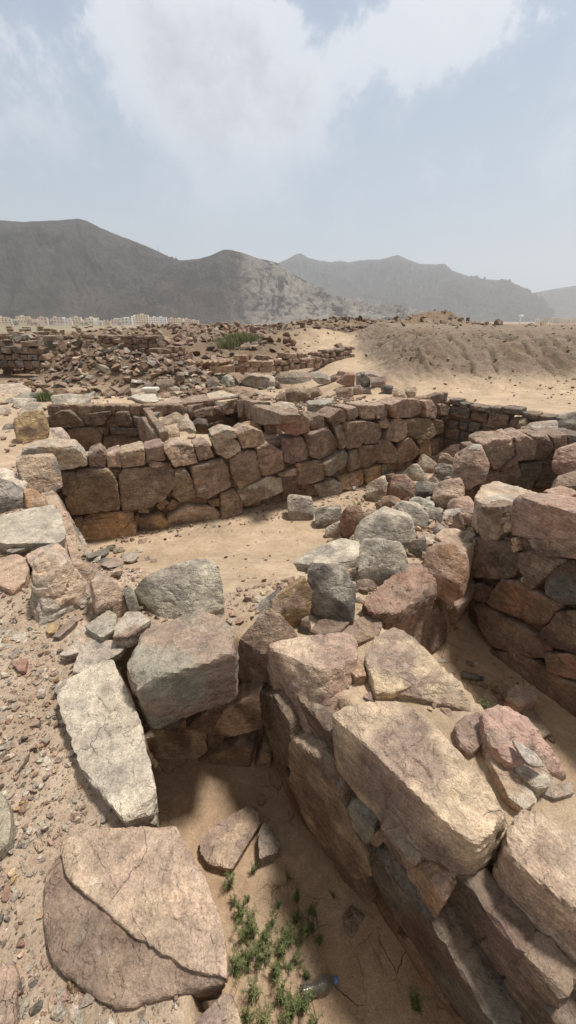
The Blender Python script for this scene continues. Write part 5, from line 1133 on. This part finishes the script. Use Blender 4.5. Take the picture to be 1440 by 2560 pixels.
def town_house(px, wpx, hpx, D, colr, label, py=809, group=None):
    d = ray(px, py); hd = math.hypot(d[0], d[1]); x, y = d[0] / hd * D, d[1] / hd * D; k = D * hd * 1.0 / F / (d[1] / hd) * .9; k = D / hd / F
    zb = H + d[2] / hd * D; zb = min(zb, -3.0) if zb > -8.2 else -8.2
    w = wpx * k; h = hpx * k * hd / 1.12 * .72; dp = w * tr.uniform(.6, .9)
    rz = math.atan2(-x, y) + tr.uniform(-.25, .25)
    e = empty('house', (x, y, zb), label, 'building', group); e.rotation_euler = (0, 0, rz); mt = 'town_' + colr
    parts = [(0, 0, h / 2 - 1.5, w, dp, h + 3), (0, -dp / 2 + .15, h + .4, w, .3, .8), (0, dp / 2 - .15, h + .4, w, .3, .8), (w / 2 - .15, 0, h + .4, .3, dp - .62, .8), (-w / 2 + .15, 0, h + .4, .3, dp - .62, .8)]
    boxes('walls', parts, mt, e); sx = tr.uniform(-.25, .25) * w
    boxes('stair_tower', [(sx, 0, h + 1.4, w * .28, dp * .4, 2.8)], mt, e)
    if h > 5:
        nf = max(1, int(h // 3.4)); nc = max(2, int(w // 4.5))
        for f in range(nf):
            for c_ in range(min(nc, 5)):
                boxes('window', [((c_ + .5) / min(nc, 5) * w - w / 2, -dp / 2 - .04, (f + .55) * h / nf, w / min(nc, 5) * .38, .12, h / nf * .42)], 'town_glass', e)
    return e
named = [(345, 26, 21, 'white', 'white square house between the green tinted block and the cream house with dark windows'), (358, 30, 25, 'cream', 'cream house with dark windows, tallest in the middle of the far town'), (385, 22, 18, 'white', 'white block with black windows, left one of a pair in the far town'), (407, 22, 18, 'white', 'white block with black windows, right one of a pair in the far town'), (312, 42, 15, 'green', 'pale green tinted long block in the far town'), (432, 18, 15, 'pink', 'pink town house right of the white pair'), (450, 20, 14, 'cream', 'cream and pink town house between two pink houses'), (468, 20, 13, 'pink', 'bright pink low house near the right end of the town row'), (488, 18, 9, 'pink', 'last low pink house at the right end of the town row'), (62, 30, 18, 'cream', 'cream tall block near the left end of the far town'), (8, 22, 16, 'cream', 'cream block at the left edge of the far town')]
for px, w_, h_, c_, lb in named: town_house(px, w_, h_, 1000 + tr.uniform(-20, 20), c_, lb)
for px in [24, 33, 47, 60, 71, 84, 92, 106, 117, 131, 148, 156, 170, 178, 196, 209, 222, 231, 247, 262, 271, 289]:
    c_ = ['cream', 'white', 'tan', 'cream', 'pink', 'grey'][tr.randint(6)]
    town_house(px + tr.uniform(-4, 4), tr.uniform(10, 28), tr.uniform(5, 17), 960 + tr.uniform(-60, 60), c_, '%s flat roofed house in the left half of the far town' % CW[c_], 809, '%s flat roofed houses in the left half of the far town' % CW[c_])
for px in [645, 662, 690, 840, 862, 890, 1145, 1160, 1345, 1362, 1380, 1392, 1408, 1425, 1438]:
    c_ = ['tan', 'cream', 'grey'][tr.randint(3)]; rt = px > 1100
    wh = 'beyond the clay mound' if rt else 'beyond the far embankment'
    town_house(px, tr.uniform(10, 18), tr.uniform(7, 12), 1500, c_, 'tiny %s house at the mountain foot %s' % (CW[c_], wh), 806, 'tiny %s houses %s' % (CW[c_], wh))
# water tower and mast
def thing_at(px, D, zb, name, label, cat):
    d = ray(px, 805); hd = math.hypot(d[0], d[1]); return empty(name, (d[0] / hd * D, d[1] / hd * D, zb), label, cat)
e = thing_at(1300, 1300, -8, 'water_tower', 'small white water tower far right beyond the mound', 'water tower')
boxes('shaft', [(0, 0, 9, 2.2, 2.2, 18)], 'town_white', e); V, Fq = lathe([(0, .1), (0, 4.5), (1, 5.6), (3, 5.6), (4, 4.6), (5, .1)], 24)
me = mesh_np('tank', V[:, [1, 2, 0]], Fq[:, ::-1], None, True); me.materials.append(MAT['town_white']); o = bpy.data.objects.new('tank', me); COL.objects.link(o); o.parent = e; o.location = (0, 0, 17)
d = ray(397, 634); hd = math.hypot(d[0], d[1]); e = empty('radio_mast', (d[0] / hd * 1745, d[1] / hd * 1745, H + d[2] / hd * 1745 - 4), 'thin lattice mast standing on the ridge of the left mountain', 'mast')
bm = []
for k in range(6): bm.append((0, 0, 4 * k + 3, 2.6 - .35 * k, 2.6 - .35 * k, .35))
boxes('lattice', [(s_ * 1.1, t_ * 1.1, 12, .35, .35, 24) for s_ in (-1, 1) for t_ in (-1, 1)] + bm, 'town_steel', e); boxes('antenna', [(0, 0, 27, .5, .5, 7)], 'town_steel', e)
# ---- trees of the town
def far_tree(px, D, h, seed, label, zb=-8.1, py=806, group=None):
    rg = np.random.RandomState(seed); d = ray(px, py); hd = math.hypot(d[0], d[1]); e = empty('tree', (d[0] / hd * D, d[1] / hd * D, zb), label, 'tree', group)
    n = 520; cl = rg.normal(size=(9, 3)) * np.array([.30, .30, .16]) * h + np.array([0, 0, .62 * h]); P = cl[rg.randint(9, size=n)] + rg.normal(size=(n, 3)) * .105 * h
    D_ = rg.normal(size=(n, 3)); D_ /= np.linalg.norm(D_, axis=1)[:, None]; Ln = h * rg.uniform(.06, .12, n); V, Fq = leafquads(P, D_, Ln, Ln * .7, rg)
    me = mesh_np('crown', V, Fq, None, False); me.materials.append(MAT['bush_leaf']); o = bpy.data.objects.new('crown', me); COL.objects.link(o); o.parent = e
    V, Fq = lathe([(0, .05 * h), (.3 * h, .035 * h), (.6 * h, .015 * h)], 8); me = mesh_np('trunk', V[:, [1, 2, 0]], Fq, None, True); me.materials.append(MAT['plant_stem']); o = bpy.data.objects.new('trunk', me); COL.objects.link(o); o.parent = e
for i, px in enumerate([38, 88, 128, 205, 214, 250, 300, 420, 520]):
    far_tree(px, 780 + 100 * tr.rand(), tr.uniform(5, 8), 600 + i, 'dark green tree in front of the far town houses', group='trees in front of the far town')
for i, (px, wd) in enumerate([(20, 1), (95, 1), (190, 1), (275, 1)]):
    far_tree(px, 420 + 60 * tr.rand(), tr.uniform(4, 5.5), 700 + i, 'yellow green shrub on the plain before the far town', group='shrubs on the plain before the far town')
# ------------------------------------------------------------------ light, sky, air
SUN_EL, SUN_AZ = R(70), R(58)      # azimuth from +Y towards +X
sd = bpy.data.lights.new('sun', 'SUN'); so = bpy.data.objects.new('sun', sd); COL.objects.link(so)
sd.energy = 4.1; sd.angle = R(7); sd.color = (1, .945, .865)
dv = Vector((math.sin(SUN_AZ) * math.cos(SUN_EL), math.cos(SUN_AZ) * math.cos(SUN_EL), math.sin(SUN_EL)))
so.rotation_euler = dv.to_track_quat('Z', 'Y').to_euler(); so.location = (0, 0, 30)
w = bpy.data.worlds.new('World'); scene.world = w; w.use_nodes = True; nt = w.node_tree; L = nt.links.new
bg = nt.nodes['Background']
sky = node(nt, 'ShaderNodeTexSky', _sky_type='NISHITA'); sky.sun_disc = False; sky.sun_elevation = SUN_EL; sky.sun_rotation = SUN_AZ
sky.air_density = 1.0; sky.dust_density = 3.0; sky.ozone_density = 1.2; sky.altitude = 600
tc = node(nt, 'ShaderNodeTexCoord'); d = tc.outputs['Generated']
def nzw(vec, sc, det=6, ro=.6):
    q = node(nt, 'ShaderNodeTexNoise', Scale=sc, Detail=det, Roughness=ro); L(vec, q.inputs['Vector']); return q.outputs[0]
# stretch directions so that clouds flatten towards the horizon
def dirof(px, py):
    v = ray(px, py); return Vector(v).normalized()
def blobs(lst, vec):
    tot = None
    for px, py, rad, wt in lst:
        rad *= .62
        dt = node(nt, 'ShaderNodeVectorMath', _operation='DOT_PRODUCT'); L(vec, dt.inputs[0]); dt.inputs[1].default_value = dirof(px, py)
        g = mth(nt, 'MULTIPLY', mth(nt, 'EXPONENT', mth(nt, 'MULTIPLY', mth(nt, 'SUBTRACT', dt.outputs['Value'], 1.0), 2 / rad ** 2)), wt)
        tot = g if tot is None else mth(nt, 'ADD', tot, g)
    return tot
lst = [(330, 120, .13, .8), (420, 60, .13, .85), (560, 110, .14, .9), (480, 210, .17, .9), (650, 160, .13, .9), (760, 200, .10, .55), (715, 35, .06, .6), (600, 270, .17, .75), (770, 260, .10, .6), (520, 380, .2, .6), (700, 420, .2, .5), (650, 520, .25, .35),
       (905, 120, .08, .6), (1000, 110, .12, .8), (1110, 90, .12, .8), (1210, 50, .10, .7), (1300, 10, .09, .6), (60, 100, .09, .35), (40, 270, .12, .45), (150, 320, .07, .35), (1400, 300, .14, .3), (1150, 460, .15, .28), (330, 450, .2, .25), (-200, 200, .25, .6), (1750, 200, .3, .6)]
base = blobs(lst, d)
wn = node(nt, 'ShaderNodeTexNoise', Scale=4.5, Detail=5, Roughness=.6); L(d, wn.inputs['Vector'])
wc = node(nt, 'ShaderNodeVectorMath', _operation='SUBTRACT'); L(wn.outputs['Color'], wc.inputs[0]); wc.inputs[1].default_value = (.5, .5, .5)
wsn = node(nt, 'ShaderNodeVectorMath', _operation='SCALE'); L(wc.outputs[0], wsn.inputs[0]); wsn.inputs[3].default_value = .09
wd = node(nt, 'ShaderNodeVectorMath', _operation='ADD'); L(d, wd.inputs[0]); L(wsn.outputs[0], wd.inputs[1])
wl = node(nt, 'ShaderNodeVectorMath', _operation='NORMALIZE'); L(wd.outputs[0], wl.inputs[0])
base = blobs(lst, wl.outputs[0])
n1 = nzw(wd.outputs[0], 8.5, 9, .62); n2 = nzw(d, 26, 7, .65)
def density(vec_base, na, nb):
    return mth(nt, 'ADD', mth(nt, 'MULTIPLY', vec_base, .8), mth(nt, 'ADD', mth(nt, 'MULTIPLY', mth(nt, 'SUBTRACT', na, .5), 2.3), mth(nt, 'MULTIPLY', mth(nt, 'SUBTRACT', nb, .5), .9)))
dens = density(base, n1, n2)
up = node(nt, 'ShaderNodeSeparateXYZ'); L(d, up.inputs[0])
hi = maprange(nt, up.outputs[2], .26, .52)
cs = maprange(nt, dens, .5, .85); cs.node.interpolation_type = 'SMOOTHSTEP'
cw = maprange(nt, dens, .25, 1.6)
m2 = node(nt, 'ShaderNodeMix'); L(hi, m2.inputs[0]); L(cw, m2.inputs[2]); L(cs, m2.inputs[3]); cov = m2.outputs[0]
thick = maprange(nt, dens, .9, 2.1); thick.node.interpolation_type = 'SMOOTHSTEP'
skyc = mixc(nt, 1.0, sky.outputs[0], (1, 1, 1), 'MULTIPLY')
hz_ = maprange(nt, up.outputs[2], .0, .42, 1, 0)
skyc = mixc(nt, .75, skyc, (3.6, 4.6, 5.85))
skyc = mixc(nt, mth(nt, 'MULTIPLY', hz_, .7), skyc, (5.0, 5.75, 6.2))
n3 = nzw(wd.outputs[0], 13, 8, .6)
cl = mixc(nt, thick, (7.4, 7.6, 8.1), mixc(nt, maprange(nt, n3, .38, .62), (5.1, 5.3, 6.0), (6.5, 6.7, 7.3)))
fade = maprange(nt, up.outputs[2], .06, .36)
out = mixc(nt, mth(nt, 'MULTIPLY', cov, mth(nt, 'MULTIPLY', fade, .9)), skyc, cl)
# unseen sky overhead and behind the viewer: grey added to steer shadow contrast
dk = mth(nt, 'MAXIMUM', maprange(nt, up.outputs[2], .5, .75), maprange(nt, up.outputs[1], -.05, -.5))
out = mixc(nt, mth(nt, 'MULTIPLY', dk, .85), out, (3.4, 3.25, 3.0))
L(out, bg.inputs[0]); bg.inputs[1].default_value = .1
# haze box
if HAZE:
    bm = bmesh.new(); bmesh.ops.create_cube(bm, size=1); me = bpy.data.meshes.new('haze'); 
    for v in bm.verts: v.co = Vector((v.co.x * 13400, v.co.y * 13400, -10.5 if v.co.z < 0 else 760))
    bm.to_mesh(me); bm.free(); ho = bpy.data.objects.new('haze', me); COL.objects.link(ho); ho['kind'] = 'stuff'
    hm = bpy.data.materials.new('haze'); hm.use_nodes = True; t2 = hm.node_tree; t2.nodes.clear()
    pv = t2.nodes.new('ShaderNodeVolumePrincipled'); om = t2.nodes.new('ShaderNodeOutputMaterial'); t2.links.new(pv.outputs[0], om.inputs['Volume'])
    pv.inputs['Color'].default_value = (.88, .93, 1.0, 1); pv.inputs['Density'].default_value = HAZE; pv.inputs['Anisotropy'].default_value = .3
    me.materials.append(hm)
vs = scene.view_settings; vs.view_transform = 'Standard'; vs.look = 'None'; vs.gamma = 1; vs.exposure = EXPO; vs.use_curve_mapping = False
scene.cycles.use_denoising = True; scene.cycles.max_bounces = 6; scene.cycles.volume_bounces = 1; scene.cycles.transparent_max_bounces = 8
